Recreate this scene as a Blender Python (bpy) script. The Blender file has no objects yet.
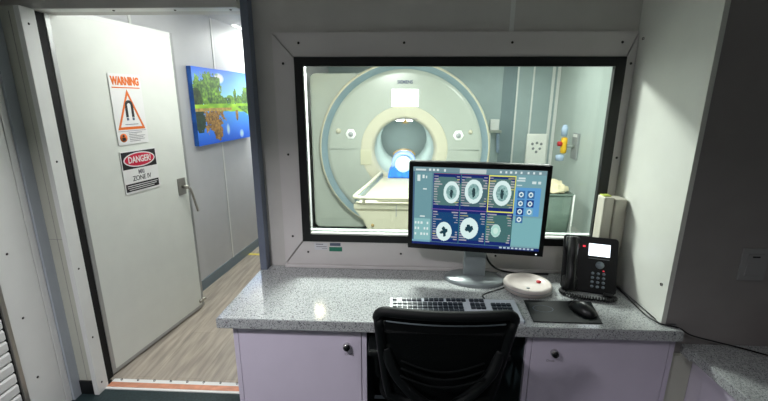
import bpy, bmesh, math, random
import numpy as np
from mathutils import Vector, Matrix
random.seed(7)
S = bpy.context.scene
COL = S.collection
PI = math.pi
R = math.radians

# ------------------------------------------------------------------ camera
cam_d = bpy.data.cameras.new('camera')
cam = bpy.data.objects.new('camera', cam_d)
COL.objects.link(cam)
S.camera = cam
cam_d.sensor_fit = 'HORIZONTAL'
cam_d.sensor_width = 36.0
cam_d.lens = 392.05 / 768 * 36.0
cam_d.clip_start = 0.02
F = Vector((-0.04390725, 0.96803612, -0.24693768)).normalized()
RT = Vector((0.99892394, 0.0462357, 0.00363583)).normalized()
UP = RT.cross(F)
cam.matrix_world = Matrix(((RT.x, UP.x, -F.x, -0.0104), (RT.y, UP.y, -F.y, -1.9721),
                           (RT.z, UP.z, -F.z, 1.6281), (0, 0, 0, 1)))

# ------------------------------------------------------------------ world, exposure
w = bpy.data.worlds.new('world')
S.world = w
w.use_nodes = True
w.node_tree.nodes['Background'].inputs[0].default_value = (0.5, 0.6, 0.7, 1)
w.node_tree.nodes['Background'].inputs[1].default_value = 0.02
S.view_settings.view_transform = 'Standard'
S.view_settings.look = 'None'
S.view_settings.gamma = 1
S.view_settings.use_curve_mapping = False
S.view_settings.exposure = 0.35
S.cycles.max_bounces = 8
S.cycles.transparent_max_bounces = 12
S.cycles.use_denoising = True
S.cycles.sample_clamp_indirect = 6

# lights: one entry per lamp (name, xyz, size x, size y, watts, colour, beam spread)
def area(name, loc, sx, sy, power, color, spread=180, rot=(0, 0, 0)):
    l = bpy.data.lights.new(name, 'AREA')
    l.shape = 'RECTANGLE'
    l.size, l.size_y = sx, sy
    l.energy, l.color = power, color
    l.spread = R(spread)
    o = bpy.data.objects.new(name, l)
    o.location, o.rotation_euler = loc, rot
    COL.objects.link(o)
    return o
WHITE_G = (0.95, 1.0, 0.95)
WARM = (1.0, 0.93, 0.80)
SCAN_LAMPS = [(-0.20, 0.88, 72), (1.25, 1.25, 24), (0.1, 3.4, 4), (1.6, 3.1, 7)]
for x, y, pw in SCAN_LAMPS:
    area('scanner_room_lamp', (x, y, 2.27), 0.5, 0.25, pw, WHITE_G)
HALL_LAMPS = [(-0.90, 0.62, 9.5), (-1.38, 2.7, 25)]
for x, y, pw in HALL_LAMPS:
    area('hall_lamp', (x, y, 2.29), 0.14, 0.9, pw, (0.97, 1.0, 0.96))
area('bore_lamp', (0.012, 3.25, 1.09+0.295), 0.18, 0.85, 5.0, WHITE_G)
CTRL_FILLS = [(-1.05, -1.65, 23), (0.45, -1.95, 3.5)]  # unseen ceiling lamps added to light the cabinet fronts below a dark upper wall
for x, y, pw in CTRL_FILLS:
    area('control_room_fill', (x, y, 2.315), 0.16, 0.16, pw, (0.97, 0.94, 1.0), 125)

# ------------------------------------------------------------------ materials
def srgb(r, g, b):
    f = lambda c: (c / 255 / 12.92) if c / 255 <= 0.04045 else ((c / 255 + 0.055) / 1.055) ** 2.4
    return (f(r), f(g), f(b), 1)

def mat(name, col, rough=0.5, metal=0.0, spec=0.5, emit=None, estr=0.0, coat=0.0, var=0.0, vscale=8, bump=0.0, bscale=60):
    m = bpy.data.materials.new(name)
    m.use_nodes = True
    nt = m.node_tree
    b = nt.nodes['Principled BSDF']
    b.inputs['Roughness'].default_value = rough
    b.inputs['Metallic'].default_value = metal
    b.inputs['Specular IOR Level'].default_value = spec
    b.inputs['Coat Weight'].default_value = coat
    b.inputs['Base Color'].default_value = col
    tc = nt.nodes.new('ShaderNodeTexCoord')
    n = nt.nodes.new('ShaderNodeTexNoise')
    n.inputs['Scale'].default_value = vscale
    n.inputs['Detail'].default_value = 3
    nt.links.new(tc.outputs['Object'], n.inputs['Vector'])
    if True:
        v = max(var, 0.02)
        rp = nt.nodes.new('ShaderNodeValToRGB')
        rp.color_ramp.elements[0].position = 0.3
        rp.color_ramp.elements[1].position = 0.7
        rp.color_ramp.elements[0].color = (col[0] * (1 - v), col[1] * (1 - v), col[2] * (1 - v), 1)
        rp.color_ramp.elements[1].color = (min(1, col[0] * (1 + v)), min(1, col[1] * (1 + v)), min(1, col[2] * (1 + v)), 1)
        nt.links.new(n.outputs['Fac'], rp.inputs['Fac'])
        nt.links.new(rp.outputs['Color'], b.inputs['Base Color'])
    if bump:
        n2 = nt.nodes.new('ShaderNodeTexNoise')
        n2.inputs['Scale'].default_value = bscale
        nt.links.new(tc.outputs['Object'], n2.inputs['Vector'])
        bp = nt.nodes.new('ShaderNodeBump')
        bp.inputs['Strength'].default_value = bump
        bp.inputs['Distance'].default_value = 0.002
        nt.links.new(n2.outputs['Fac'], bp.inputs['Height'])
        nt.links.new(bp.outputs['Normal'], b.inputs['Normal'])
    if emit:
        b.inputs['Emission Color'].default_value = emit
        b.inputs['Emission Strength'].default_value = estr
    return m

M = {}
M['wall'] = mat('wall_panel_paint', srgb(205, 203, 198), 0.45, var=0.03, bump=0.1)
M['board'] = mat('window_board', srgb(214, 210, 208), 0.4, var=0.02)
M['white'] = mat('white_paint', srgb(226, 228, 224), 0.35, var=0.02)
M['side'] = mat('cream_panel', srgb(224, 226, 218), 0.3, var=0.02)
M['switch'] = mat('grey_switch', srgb(156, 156, 156), 0.4)
M['greywall'] = mat('dull_grey_panel', srgb(150, 146, 144), 0.5, var=0.04)
M['halfwall'] = mat('beige_strip', srgb(196, 198, 184), 0.5, var=0.03)
M['bluegrey'] = mat('blue_grey_paint', srgb(108, 116, 132), 0.45)
M['palebluegrey'] = mat('pale_blue_grey_paint', srgb(176, 184, 190), 0.45)
M['hallwall'] = mat('hall_wall_paint', srgb(196, 197, 198), 0.45, var=0.02)
M['hallbase'] = mat('blue_grey_vinyl', srgb(118, 134, 144), 0.4)
M['ceil'] = mat('ceiling_paint', srgb(200, 200, 200), 0.7)
M['black'] = mat('black_plastic', srgb(16, 18, 19), 0.35, var=0.05)
M['frameblack'] = mat('black_rubber_frame', srgb(7, 10, 11), 0.45)
M['darkgap'] = mat('dark_gap', srgb(14, 14, 15), 0.8)
M['screw'] = mat('dark_steel', srgb(60, 58, 56), 0.4, metal=0.6)
M['steel'] = mat('brushed_steel', srgb(176, 174, 166), 0.32, metal=0.8)
M['chrome'] = mat('polished_chrome', srgb(200, 200, 200), 0.12, metal=1)
M['doorwhite'] = mat('door_white', srgb(224, 228, 220), 0.3, var=0.015)
M['edge'] = mat('aluminium_edge', srgb(176, 178, 176), 0.3, metal=0.5)
M['cab'] = mat('light_tinted_laminate', srgb(206, 199, 214), 0.35, var=0.015)  # lavender cast of the room light is put into the white
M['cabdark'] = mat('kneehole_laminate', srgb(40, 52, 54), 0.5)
M['copper'] = mat('copper_threshold', srgb(214, 150, 120), 0.35, metal=0.2, var=0.15, vscale=20)
M['scan'] = mat('scanner_white', srgb(150, 157, 148), 0.3, var=0.01)
M['scancream'] = mat('scanner_cream', srgb(172, 170, 150), 0.6, var=0.01)
M['scanblue'] = mat('scanner_blue_grey', srgb(108, 128, 134), 0.3, var=0.02)
M['scanline'] = mat('scanner_seam', srgb(150, 158, 152), 0.5)
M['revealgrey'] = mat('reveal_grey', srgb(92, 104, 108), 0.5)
M['padwhite'] = mat('pad_white', srgb(166, 165, 150), 0.6)
M['bore'] = mat('bore_liner', srgb(158, 172, 170), 0.35, var=0.06, vscale=3)
M['mint'] = mat('scanner_room_panel', srgb(158, 174, 174), 0.5, var=0.03)
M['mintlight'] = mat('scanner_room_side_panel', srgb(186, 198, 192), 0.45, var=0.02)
M['mintdark'] = mat('slate_panel', srgb(122, 140, 144), 0.5, var=0.03)
M['blue'] = mat('bright_blue_pad', srgb(42, 120, 226), 0.5, var=0.25, vscale=30)
M['lav'] = mat('lavender_plastic', srgb(150, 176, 240), 0.4)
M['mintdisc'] = mat('pale_mint_plastic', srgb(206, 240, 236), 0.35)
M['brown'] = mat('brown_gold', srgb(140, 118, 70), 0.5)
M['yellow'] = mat('yellow_plastic', srgb(240, 190, 40), 0.4)
M['red'] = mat('red_plastic', srgb(190, 40, 46), 0.4)
M['maroon'] = mat('dark_red_card', srgb(96, 34, 30), 0.6)
M['greybox'] = mat('grey_plastic', srgb(140, 146, 146), 0.45)
M['bluetint'] = mat('pale_blue_plastic', srgb(176, 196, 220), 0.25)
M['green'] = mat('green_label', srgb(30, 120, 96), 0.5)
M['slate'] = mat('slate_label', srgb(82, 92, 112), 0.5)
M['paper'] = mat('white_label', srgb(214, 214, 218), 0.5)
M['ink'] = mat('black_ink', srgb(26, 26, 28), 0.5)
M['inkgrey'] = mat('grey_ink', srgb(120, 116, 124), 0.5)
M['orange'] = mat('orange_ink', srgb(226, 112, 30), 0.45)
M['signred'] = mat('sign_red', srgb(204, 26, 62), 0.45)
M['signwhite'] = mat('sign_white', srgb(232, 232, 230), 0.4)
M['bag'] = mat('grey_green_fabric', srgb(104, 122, 112), 0.8, var=0.08, vscale=12, bump=0.5, bscale=20)
M['linen'] = mat('cream_linen', srgb(228, 216, 182), 0.85, var=0.1, vscale=20, bump=0.6, bscale=30)
M['chair'] = mat('chair_black_plastic', srgb(5, 9, 9), 0.6, spec=0.25, var=0.05)
M['fabric'] = mat('chair_black_fabric', srgb(4, 7, 7), 0.9, spec=0.15, var=0.1, vscale=80)
M['piping'] = mat('grey_mesh_hem', srgb(116, 128, 132), 0.7)
M['key'] = mat('charcoal_key', srgb(38, 44, 52), 0.4)
M['kbd'] = mat('silver_white_plastic', srgb(200, 206, 212), 0.35)
M['monstand'] = mat('silver_stand', srgb(150, 158, 160), 0.28, metal=0.25)
M['puck'] = mat('ivory_plastic', srgb(192, 184, 178), 0.35)
M['lcd'] = mat('lcd_glow', srgb(210, 225, 240), 0.3, emit=(0.86, 0.93, 1, 1), estr=1.5)
M['display'] = mat('display_glow', srgb(240, 245, 240), 0.3, emit=(0.95, 1, 0.97, 1), estr=1.3)
M['lamp'] = mat('lamp_diffuser', srgb(240, 240, 235), 0.4, emit=(0.97, 1, 0.96, 1), estr=6)
M['warmlamp'] = mat('warm_lamp_diffuser', srgb(250, 236, 200), 0.4, emit=(1, 0.8, 0.5, 1), estr=22)
M['handset'] = mat('off_white_plastic', srgb(206, 202, 188), 0.4)
M['limecap'] = mat('lime_cap', srgb(190, 204, 90), 0.5)
M['carton'] = mat('tape_yellow', srgb(222, 206, 90), 0.5)
M['redled'] = mat('red_lamp', srgb(220, 30, 40), 0.4, emit=(1, 0.05, 0.08, 1), estr=0.8)
M['phonekey'] = mat('grey_phone_key', srgb(130, 142, 150), 0.4)

def granite(name, base, dark, brown, rough):
    m = bpy.data.materials.new(name); m.use_nodes = True
    nt = m.node_tree; b = nt.nodes['Principled BSDF']; L = nt.links
    tc = nt.nodes.new('ShaderNodeTexCoord')
    def ramp(src, p0, p1, c0, c1):
        r = nt.nodes.new('ShaderNodeValToRGB')
        r.color_ramp.elements[0].position, r.color_ramp.elements[1].position = p0, p1
        r.color_ramp.elements[0].color, r.color_ramp.elements[1].color = c0, c1
        L.new(src, r.inputs['Fac']); return r.outputs['Color']
    def noise(sc, det=2):
        n = nt.nodes.new('ShaderNodeTexNoise'); n.inputs['Scale'].default_value = sc; n.inputs['Detail'].default_value = det
        L.new(tc.outputs['Object'], n.inputs['Vector']); return n.outputs['Fac']
    def mix(fac, a, c):
        x = nt.nodes.new('ShaderNodeMixRGB'); L.new(fac, x.inputs[0])
        for s, i in ((a, 1), (c, 2)):
            if hasattr(s, 'node'): L.new(s, x.inputs[i])
            else: x.inputs[i].default_value = s
        return x.outputs[0]
    base2 = tuple(c * 0.72 for c in base[:3]) + (1,)
    c = mix(ramp(noise(140), 0.42, 0.6, (0, 0, 0, 1), (1, 1, 1, 1)), base, base2)
    c = mix(ramp(noise(230, 1), 0.60, 0.68, (0, 0, 0, 1), (1, 1, 1, 1)), c, dark)
    c = mix(ramp(noise(150, 1), 0.64, 0.72, (0, 0, 0, 1), (1, 1, 1, 1)), c, brown)
    L.new(c, b.inputs['Base Color'])
    b.inputs['Roughness'].default_value = rough
    b.inputs['Specular IOR Level'].default_value = 0.85
    return m
M['granite'] = granite('speckled_granite', srgb(180, 184, 183), srgb(76, 78, 86), srgb(112, 104, 110), 0.10)

def planks():
    m = bpy.data.materials.new('wood_plank_vinyl'); m.use_nodes = True
    nt = m.node_tree; b = nt.nodes['Principled BSDF']; L = nt.links
    tc = nt.nodes.new('ShaderNodeTexCoord')
    mp = nt.nodes.new('ShaderNodeMapping'); mp.inputs['Rotation'].default_value = (0, 0, R(90))
    L.new(tc.outputs['Object'], mp.inputs['Vector'])
    br = nt.nodes.new('ShaderNodeTexBrick')
    br.inputs['Scale'].default_value = 1
    br.inputs['Brick Width'].default_value = 0.95; br.inputs['Row Height'].default_value = 0.15
    br.inputs['Mortar Size'].default_value = 0.0015
    br.inputs['Color1'].default_value = srgb(170, 160, 146); br.inputs['Color2'].default_value = srgb(142, 136, 126)
    br.inputs['Mortar'].default_value = srgb(112, 106, 98)
    L.new(mp.outputs['Vector'], br.inputs['Vector'])
    mp2 = nt.nodes.new('ShaderNodeMapping'); mp2.inputs['Scale'].default_value = (16, 1.6, 1)
    L.new(tc.outputs['Object'], mp2.inputs['Vector'])
    n = nt.nodes.new('ShaderNodeTexNoise'); n.inputs['Scale'].default_value = 2.2; n.inputs['Detail'].default_value = 6
    L.new(mp2.outputs['Vector'], n.inputs['Vector'])
    rp = nt.nodes.new('ShaderNodeValToRGB')
    rp.color_ramp.elements[0].position = 0.35; rp.color_ramp.elements[1].position = 0.68
    rp.color_ramp.elements[0].color = srgb(132, 124, 114); rp.color_ramp.elements[1].color = srgb(196, 185, 168)
    L.new(n.outputs['Fac'], rp.inputs['Fac'])
    mx = nt.nodes.new('ShaderNodeMixRGB'); mx.inputs[0].default_value = 0.55
    L.new(br.outputs['Color'], mx.inputs[1]); L.new(rp.outputs['Color'], mx.inputs[2])
    L.new(mx.outputs[0], b.inputs['Base Color'])
    b.inputs['Roughness'].default_value = 0.38
    return m
M['planks'] = planks()
M['carpet'] = mat('dark_speckled_vinyl', srgb(26, 44, 46), 0.6, var=0.5, vscale=90)
M['mrfloor'] = mat('pale_vinyl', srgb(170, 176, 170), 0.4, var=0.05)

def glass_mat(name, tint, refl):
    m = bpy.data.materials.new(name); m.use_nodes = True
    nt = m.node_tree; nt.nodes.remove(nt.nodes['Principled BSDF']); L = nt.links
    out = nt.nodes['Material Output']
    t = nt.nodes.new('ShaderNodeBsdfTransparent'); t.inputs[0].default_value = tint
    g = nt.nodes.new('ShaderNodeBsdfGlossy'); g.inputs['Roughness'].default_value = 0.0
    lw = nt.nodes.new('ShaderNodeLayerWeight'); lw.inputs['Blend'].default_value = 0.5
    pw_ = nt.nodes.new('ShaderNodeMath'); pw_.operation = 'POWER'; pw_.inputs[1].default_value = 4.0
    fr = nt.nodes.new('ShaderNodeMath'); fr.operation = 'MULTIPLY_ADD'; fr.use_clamp = True
    fr.inputs[1].default_value = 0.9; fr.inputs[2].default_value = refl
    L.new(lw.outputs['Facing'], pw_.inputs[0]); L.new(pw_.outputs[0], fr.inputs[0])
    mx = nt.nodes.new('ShaderNodeMixShader')
    L.new(fr.outputs[0], mx.inputs[0]); L.new(t.outputs[0], mx.inputs[1]); L.new(g.outputs[0], mx.inputs[2])
    L.new(mx.outputs[0], out.inputs['Surface'])
    return m
M['glass'] = glass_mat('window_glass', (0.975, 0.99, 0.98, 1), 0.04)

def mesh_fabric():
    m = bpy.data.materials.new('black_chair_mesh'); m.use_nodes = True
    nt = m.node_tree; L = nt.links; b = nt.nodes['Principled BSDF']
    b.inputs['Base Color'].default_value = srgb(4, 8, 8); b.inputs['Specular IOR Level'].default_value = 0.15; b.inputs['Roughness'].default_value = 0.75
    tc = nt.nodes.new('ShaderNodeTexCoord')
    wv = nt.nodes.new('ShaderNodeTexChecker'); wv.inputs['Scale'].default_value = 420
    L.new(tc.outputs['Object'], wv.inputs['Vector'])
    mm = nt.nodes.new('ShaderNodeMath'); mm.operation = 'MULTIPLY_ADD'
    mm.inputs[1].default_value = 0.3; mm.inputs[2].default_value = 0.68
    L.new(wv.outputs['Fac'], mm.inputs[0]); L.new(mm.outputs[0], b.inputs['Alpha'])
    return m
M['mesh'] = mesh_fabric()

def attr_mat(name, emit=0.0, rough=0.4):
    m = bpy.data.materials.new(name); m.use_nodes = True
    nt = m.node_tree; b = nt.nodes['Principled BSDF']
    a = nt.nodes.new('ShaderNodeAttribute'); a.attribute_name = 'Col'
    if emit:
        b.inputs['Base Color'].default_value = (0.01, 0.01, 0.012, 1)
        nt.links.new(a.outputs['Color'], b.inputs['Emission Color'])
        b.inputs['Emission Strength'].default_value = emit
    else:
        nt.links.new(a.outputs['Color'], b.inputs['Base Color'])
    b.inputs['Roughness'].default_value = rough
    return m

# ------------------------------------------------------------------ mesh helpers
class MB:
    def __init__(s): s.bm = bmesh.new()
    def box(s, x0, x1, y0, y1, z0, z1, bev=0.0, seg=2):
        v = [s.bm.verts.new(c) for c in ((x0,y0,z0),(x1,y0,z0),(x1,y1,z0),(x0,y1,z0),(x0,y0,z1),(x1,y0,z1),(x1,y1,z1),(x0,y1,z1))]
        fs = [s.bm.faces.new([v[i] for i in f]) for f in ((0,3,2,1),(4,5,6,7),(0,1,5,4),(1,2,6,5),(2,3,7,6),(3,0,4,7))]
        if bev:
            es = list({e for f in fs for e in f.edges})
            bmesh.ops.bevel(s.bm, geom=es, offset=bev, segments=seg, affect='EDGES', profile=0.5)
        return s
    def prism(s, pts, axis, a0, a1, bev=0.0):
        """extrude a 2D outline along an axis: axis x -> pts are (y,z); y -> (x,z); z -> (x,y)"""
        def P(p, a):
            return {'x': (a, p[0], p[1]), 'y': (p[0], a, p[1]), 'z': (p[0], p[1], a)}[axis]
        A = [s.bm.verts.new(P(p, a0)) for p in pts]; B = [s.bm.verts.new(P(p, a1)) for p in pts]
        fs = [s.bm.faces.new(A), s.bm.faces.new(list(reversed(B)))]
        n = len(pts)
        for i in range(n): fs.append(s.bm.faces.new([A[i], B[i], B[(i+1) % n], A[(i+1) % n]]))
        bmesh.ops.recalc_face_normals(s.bm, faces=fs)
        if bev:
            es = list({e for f in fs[:2] for e in f.edges})
            bmesh.ops.bevel(s.bm, geom=es, offset=bev, segments=2, affect='EDGES')
        return s
    def lathe(s, prof, n=48, axis='z', c=(0, 0, 0), a0=0.0, a1=2*PI):
        """prof: list of (radius, height)"""
        full = abs(a1 - a0 - 2*PI) < 1e-6
        rings = []
        k = n if full else n + 1
        for r, h in prof:
            ring = []
            for i in range(k):
                t = a0 + (a1 - a0) * i / n
                x, y = r * math.cos(t), r * math.sin(t)
                p = (x, y, h) if axis == 'z' else ((x, h, y) if axis == 'y' else (h, x, y))
                ring.append(s.bm.verts.new((p[0]+c[0], p[1]+c[1], p[2]+c[2])))
            rings.append(ring)
        fs = []
        for a, b in zip(rings, rings[1:]):
            for i in range(n):
                j = (i + 1) % k
                try: fs.append(s.bm.faces.new([a[i], a[j], b[j], b[i]]))
                except ValueError: pass
        bmesh.ops.remove_doubles(s.bm, verts=[v for r_ in rings for v in r_], dist=1e-5)
        fs = [f for f in fs if f.is_valid]
        bmesh.ops.recalc_face_normals(s.bm, faces=s.bm.faces[:])
        for f in fs: f.smooth = True
        return s
    def cyl(s, c, r, h, axis='z', n=24, r2=None):
        r2 = r if r2 is None else r2
        return s.lathe([(0.0001, 0), (r, 0), (r2, h), (0.0001, h)], n, axis, c)
    def tube(s, pts, r, n=10, radii=None, closed=False):
        pts = [Vector(p) for p in pts]
        k = len(pts); rings = []
        prev = None
        for i, p in enumerate(pts):
            if closed: d = (pts[(i+1) % k] - pts[i-1]).normalized()
            else: d = (pts[min(i+1, k-1)] - pts[max(i-1, 0)]).normalized()
            if prev is None:
                a = Vector((0, 0, 1)) if abs(d.z) < 0.9 else Vector((1, 0, 0))
                u = d.cross(a).normalized()
            else:
                u = (prev - d * prev.dot(d)).normalized()
            prev = u
            v = d.cross(u)
            rr = radii[i] if radii else r
            rings.append([s.bm.verts.new(p + (u*math.cos(t) + v*math.sin(t)) * rr) for t in [2*PI*j/n for j in range(n)]])
        pr = list(zip(rings, rings[1:])) + ([(rings[-1], rings[0])] if closed else [])
        for a, b in pr:
            for j in range(n):
                f = s.bm.faces.new([a[j], a[(j+1) % n], b[(j+1) % n], b[j]]); f.smooth = True
        if not closed:
            s.bm.faces.new(list(reversed(rings[0]))); s.bm.faces.new(rings[-1])
        return s
    def build(s, name, m, parent=None, loc=None, rot=None, smooth=False):
        me = bpy.data.meshes.new(name)
        bmesh.ops.recalc_face_normals(s.bm, faces=s.bm.faces[:])
        s.bm.to_mesh(me); s.bm.free()
        if smooth:
            for p in me.polygons: p.use_smooth = True
        me.materials.append(m)
        o = bpy.data.objects.new(name, me); COL.objects.link(o)
        if parent is not None: o.parent = parent
        if loc is not None: o.location = loc
        if rot is not None: o.rotation_euler = rot
        return o

def smooth_path(pts, n=8):
    P = [Vector(p) for p in pts]; out = []
    for i in range(len(P) - 1):
        p0, p1, p2, p3 = P[max(i-1, 0)], P[i], P[i+1], P[min(i+2, len(P)-1)]
        for k in range(n):
            t = k / n
            out.append(0.5 * ((2*p1) + (-p0+p2)*t + (2*p0-5*p1+4*p2-p3)*t*t + (-p0+3*p1-3*p2+p3)*t**3))
    out.append(P[-1]); return out

def tag(o, label, cat, group=None, kind=None):
    o['label'] = label; o['category'] = cat
    if group: o['group'] = group
    if kind: o['kind'] = kind
    return o
def struct(o, label=None):
    o['kind'] = 'structure'
    if label: o['label'] = label
    return o
def thing(name, label, cat, loc=(0, 0, 0), rz=0.0, group=None):
    o = bpy.data.objects.new(name, None); COL.objects.link(o)
    o.empty_display_size = 0.1
    o.location = loc; o.rotation_euler = (0, 0, rz)
    return tag(o, label, cat, group)
def dup(root, loc, rz=None, label=None):
    c = root.copy(); COL.objects.link(c); c.location = loc
    if rz is not None: c.rotation_euler = (0, 0, rz)
    if label: c['label'] = label
    for ch in list(root.children):
        d = ch.copy(); COL.objects.link(d); d.parent = c
        for g in ch.children:
            e = g.copy(); COL.objects.link(e); e.parent = d
    return c
def text(name, body, size, m, parent, loc, rot=(PI/2, 0, 0), extr=0.0006, sx=1.0, bold=0.0, align='CENTER'):
    cu = bpy.data.curves.new(name, 'FONT'); cu.body = body; cu.size = size; cu.extrude = extr
    cu.align_x = align; cu.align_y = 'CENTER'; cu.offset = bold; cu.resolution_u = 3
    t = bpy.data.objects.new(name, cu); COL.objects.link(t)
    dg = bpy.context.evaluated_depsgraph_get()
    me = bpy.data.meshes.new_from_object(t.evaluated_get(dg))
    bpy.data.objects.remove(t); bpy.data.curves.remove(cu)
    me.name = name; me.materials.clear(); me.materials.append(m)
    o = bpy.data.objects.new(name, me); COL.objects.link(o)
    if parent is not None: o.parent = parent
    o.location, o.rotation_euler = loc, rot
    o.scale = (sx, 1, 1)
    return o
def painted_grid(name, W, H, nx, ny, fn, m, parent, loc, rot=(0, 0, 0)):
    """flat printed surface in the local XZ plane facing -y; fn(u,v)->rgb arrays (linear), v from the top"""
    us = (np.arange(nx) + 0.5) / nx; vs = (np.arange(ny) + 0.5) / ny
    U, V = np.meshgrid(us, vs)
    rgb = fn(U, V)
    xs = np.linspace(-W/2, W/2, nx+1); zs = np.linspace(H/2, -H/2, ny+1)
    X, Z = np.meshgrid(xs, zs)
    verts = np.stack([X.ravel(), np.zeros(X.size), Z.ravel()], 1)
    i = np.arange(ny)[:, None] * (nx+1) + np.arange(nx)[None, :]
    faces = np.stack([i + nx + 1, i + nx + 2, i + 1, i], -1).reshape(-1, 4)
    me = bpy.data.meshes.new(name)
    me.vertices.add(len(verts)); me.vertices.foreach_set('co', verts.ravel())
    nf = len(faces)
    me.loops.add(nf*4); me.loops.foreach_set('vertex_index', faces.ravel())
    me.polygons.add(nf); me.polygons.foreach_set('loop_start', np.arange(nf)*4)
    me.update(calc_edges=True)
    at = me.color_attributes.new('Col', 'FLOAT_COLOR', 'CORNER')
    c = np.concatenate([rgb.reshape(-1, 3), np.ones((nf, 1))], 1)
    at.data.foreach_set('color', np.repeat(c, 4, axis=0).ravel().astype(np.float32))
    me.materials.append(m)
    o = bpy.data.objects.new(name, me); COL.objects.link(o)
    o.parent = parent; o.location = loc; o.rotation_euler = rot
    return o
def rrect(w, h, r, n=6, cx=0, cy=0):
    out = []
    for qx, qy, a in ((1, 1, 0), (-1, 1, 90), (-1, -1, 180), (1, -1, 270)):
        for k in range(n+1):
            t = R(a + 90*k/n)
            out.append((cx + qx*(w/2-r) + r*math.cos(t), cy + qy*(h/2-r) + r*math.sin(t)))
    return out
screw_me = None
def screw(parent, loc, axis='y'):
    """small dark screw head, a part of the board it holds; faces -y or +x"""
    global screw_me
    if screw_me is None:
        s0 = MB().lathe([(0.0001, -0.0035), (0.004, -0.003), (0.0062, 0), (0.0062, 0.004)], 12, 'y').build('screw', M['screw'])
        screw_me = s0.data; o = s0
    else:
        o = bpy.data.objects.new('screw', screw_me); COL.objects.link(o)
    o.parent = parent; o.location = loc
    if axis == 'x': o.rotation_euler = (0, 0, R(90))
    if axis == 'z': o.rotation_euler = (R(90), 0, 0)
    return o

# ================================================================== SETTING
ZC = 2.35
struct(MB().box(-1.95, 2.35, -3.3, -0.11, -0.1, 0).box(-1.745, -0.75, -0.11, -0.07, -0.1, 0).build('floor', M['carpet']), 'dark speckled control room floor')
struct(MB().box(-1.95, 2.35, -3.3, 0.0, ZC, ZC+0.1).build('ceiling', M['ceil']))
struct(MB().box(-2.4, 2.35, -3.4, -3.3, 0, ZC).build('wall_back', M['greywall']))
struct(MB().box(2.35, 2.45, -3.3, -0.49, 0, ZC).build('wall_right', M['greywall']))
struct(MB().box(-2.05, -1.95, -3.3, -0.15, 0, ZC).build('wall_left', M['wall']))

# window wall: pieces round the doorway and round the window hole
HX0, HX1, HZ0, HZ1 = -0.524, 1.006, 0.937, 1.820
wf = MB()
wf.box(-0.755, HX0, 0, 0.07, 0, ZC); wf.box(HX1, 1.16, 0, 0.07, 0, ZC)
wf.box(HX0, HX1, 0, 0.07, 0, HZ0); wf.box(HX0, HX1, 0, 0.07, HZ1, ZC)
struct(wf.build('wall_front', M['wall']), 'window wall between the control room and the scanner room')
struct(MB().box(-2.05, -0.7552, -0.10, 0.06, 2.031, ZC).build('wall_above_door', M['wall']))
struct(MB().box(-1.95, -1.7502, -0.15, 0.06, 0.0, 2.031).box(-1.7502, -1.7362, -0.15, -0.086, 0.0, 2.031).build('wall_beside_door', M['halfwall']), 'narrow beige wall strip left of the doorway')
struct(MB().box(-1.8155, -1.7365, -0.158, -0.1502, 0.0, 0.086).build('baseboard_left', M['black']), 'black skirting left of the doorway')
struct(MB().box(-1.8285, -1.816, -0.2045, -0.1502, 0.0, 2.031).build('trim_1', M['palebluegrey']), 'blue grey corner strip left of the doorway')
struct(MB().box(-1.772, -1.7705, -0.1515, -0.1502, 0.087, 2.01).box(-1.8155, -1.737, -0.1515, -0.1502, 0.93, 0.932).build('trim_2', M['greywall']))
# seam strip on the wall above the window
struct(MB().box(0.475, 0.495, -0.004, -0.0002, 1.94, ZC).build('trim_3', M['white']), 'pale joint strip above the window')

# mounting board round the window, mitred, with screws
tb = MB()
ox0, ox1, oz0, oz1 = -0.632, 1.054, 0.768, 1.937
ix0, ix1, iz0, iz1 = -0.531, 1.013, 0.900, 1.828
for q in (((ox0,oz0),(ox1,oz0),(ix1,iz0),(ix0,iz0)), ((ox0,oz1),(ix0,iz1),(ix1,iz1),(ox1,oz1)),
          ((ox0,oz0),(ix0,iz0),(ix0,iz1),(ox0,oz1)), ((ox1,oz0),(ox1,oz1),(ix1,iz1),(ix1,iz0))):
    cx = sum(p[0] for p in q)/4; cz = sum(p[1] for p in q)/4
    tb.prism([(p[0] + (cx-p[0])*0.004, p[1] + (cz-p[1])*0.012) for p in q], 'y', -0.018, -0.0002)
board = struct(tb.build('trim_4', M['board']), 'white mitred board round the window')
for x in (-0.506, -0.008, 0.490, 0.985):
    screw(board, (x, -0.0178, 1.890)); screw(board, (x, -0.0178, 0.838))
for z in (1.798, 1.362, 0.926):
    screw(board, (-0.585, -0.0178, z)); screw(board, (1.036, -0.0178, z))
MB().box(-0.47, -0.40, -0.0195, -0.018, 0.852, 0.890).build('sticker', M['paper'], board)
MB().box(-0.462, -0.423, -0.0203, -0.0195, 0.882, 0.886).box(-0.46, -0.405, -0.0203, -0.0195, 0.869, 0.872).box(-0.43, -0.402, -0.0203, -0.0195, 0.859, 0.861).build('sticker_print', M['inkgrey'], board)
MB().box(-0.391, -0.322, -0.0195, -0.018, 0.845, 0.869).build('sticker', M['green'], board)['label'] = 'green sticker'
MB().box(-0.387, -0.330, -0.0195, -0.018, 0.876, 0.892).build('sticker', M['slate'], board)['label'] = 'slate blue sticker'
struct(MB().box(-0.632, 1.054, -0.030, -0.0002, 0.7502, 0.767, 0.003).build('trim_5', M['board']), 'pale upstand strip along the back of the worktop')

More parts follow.
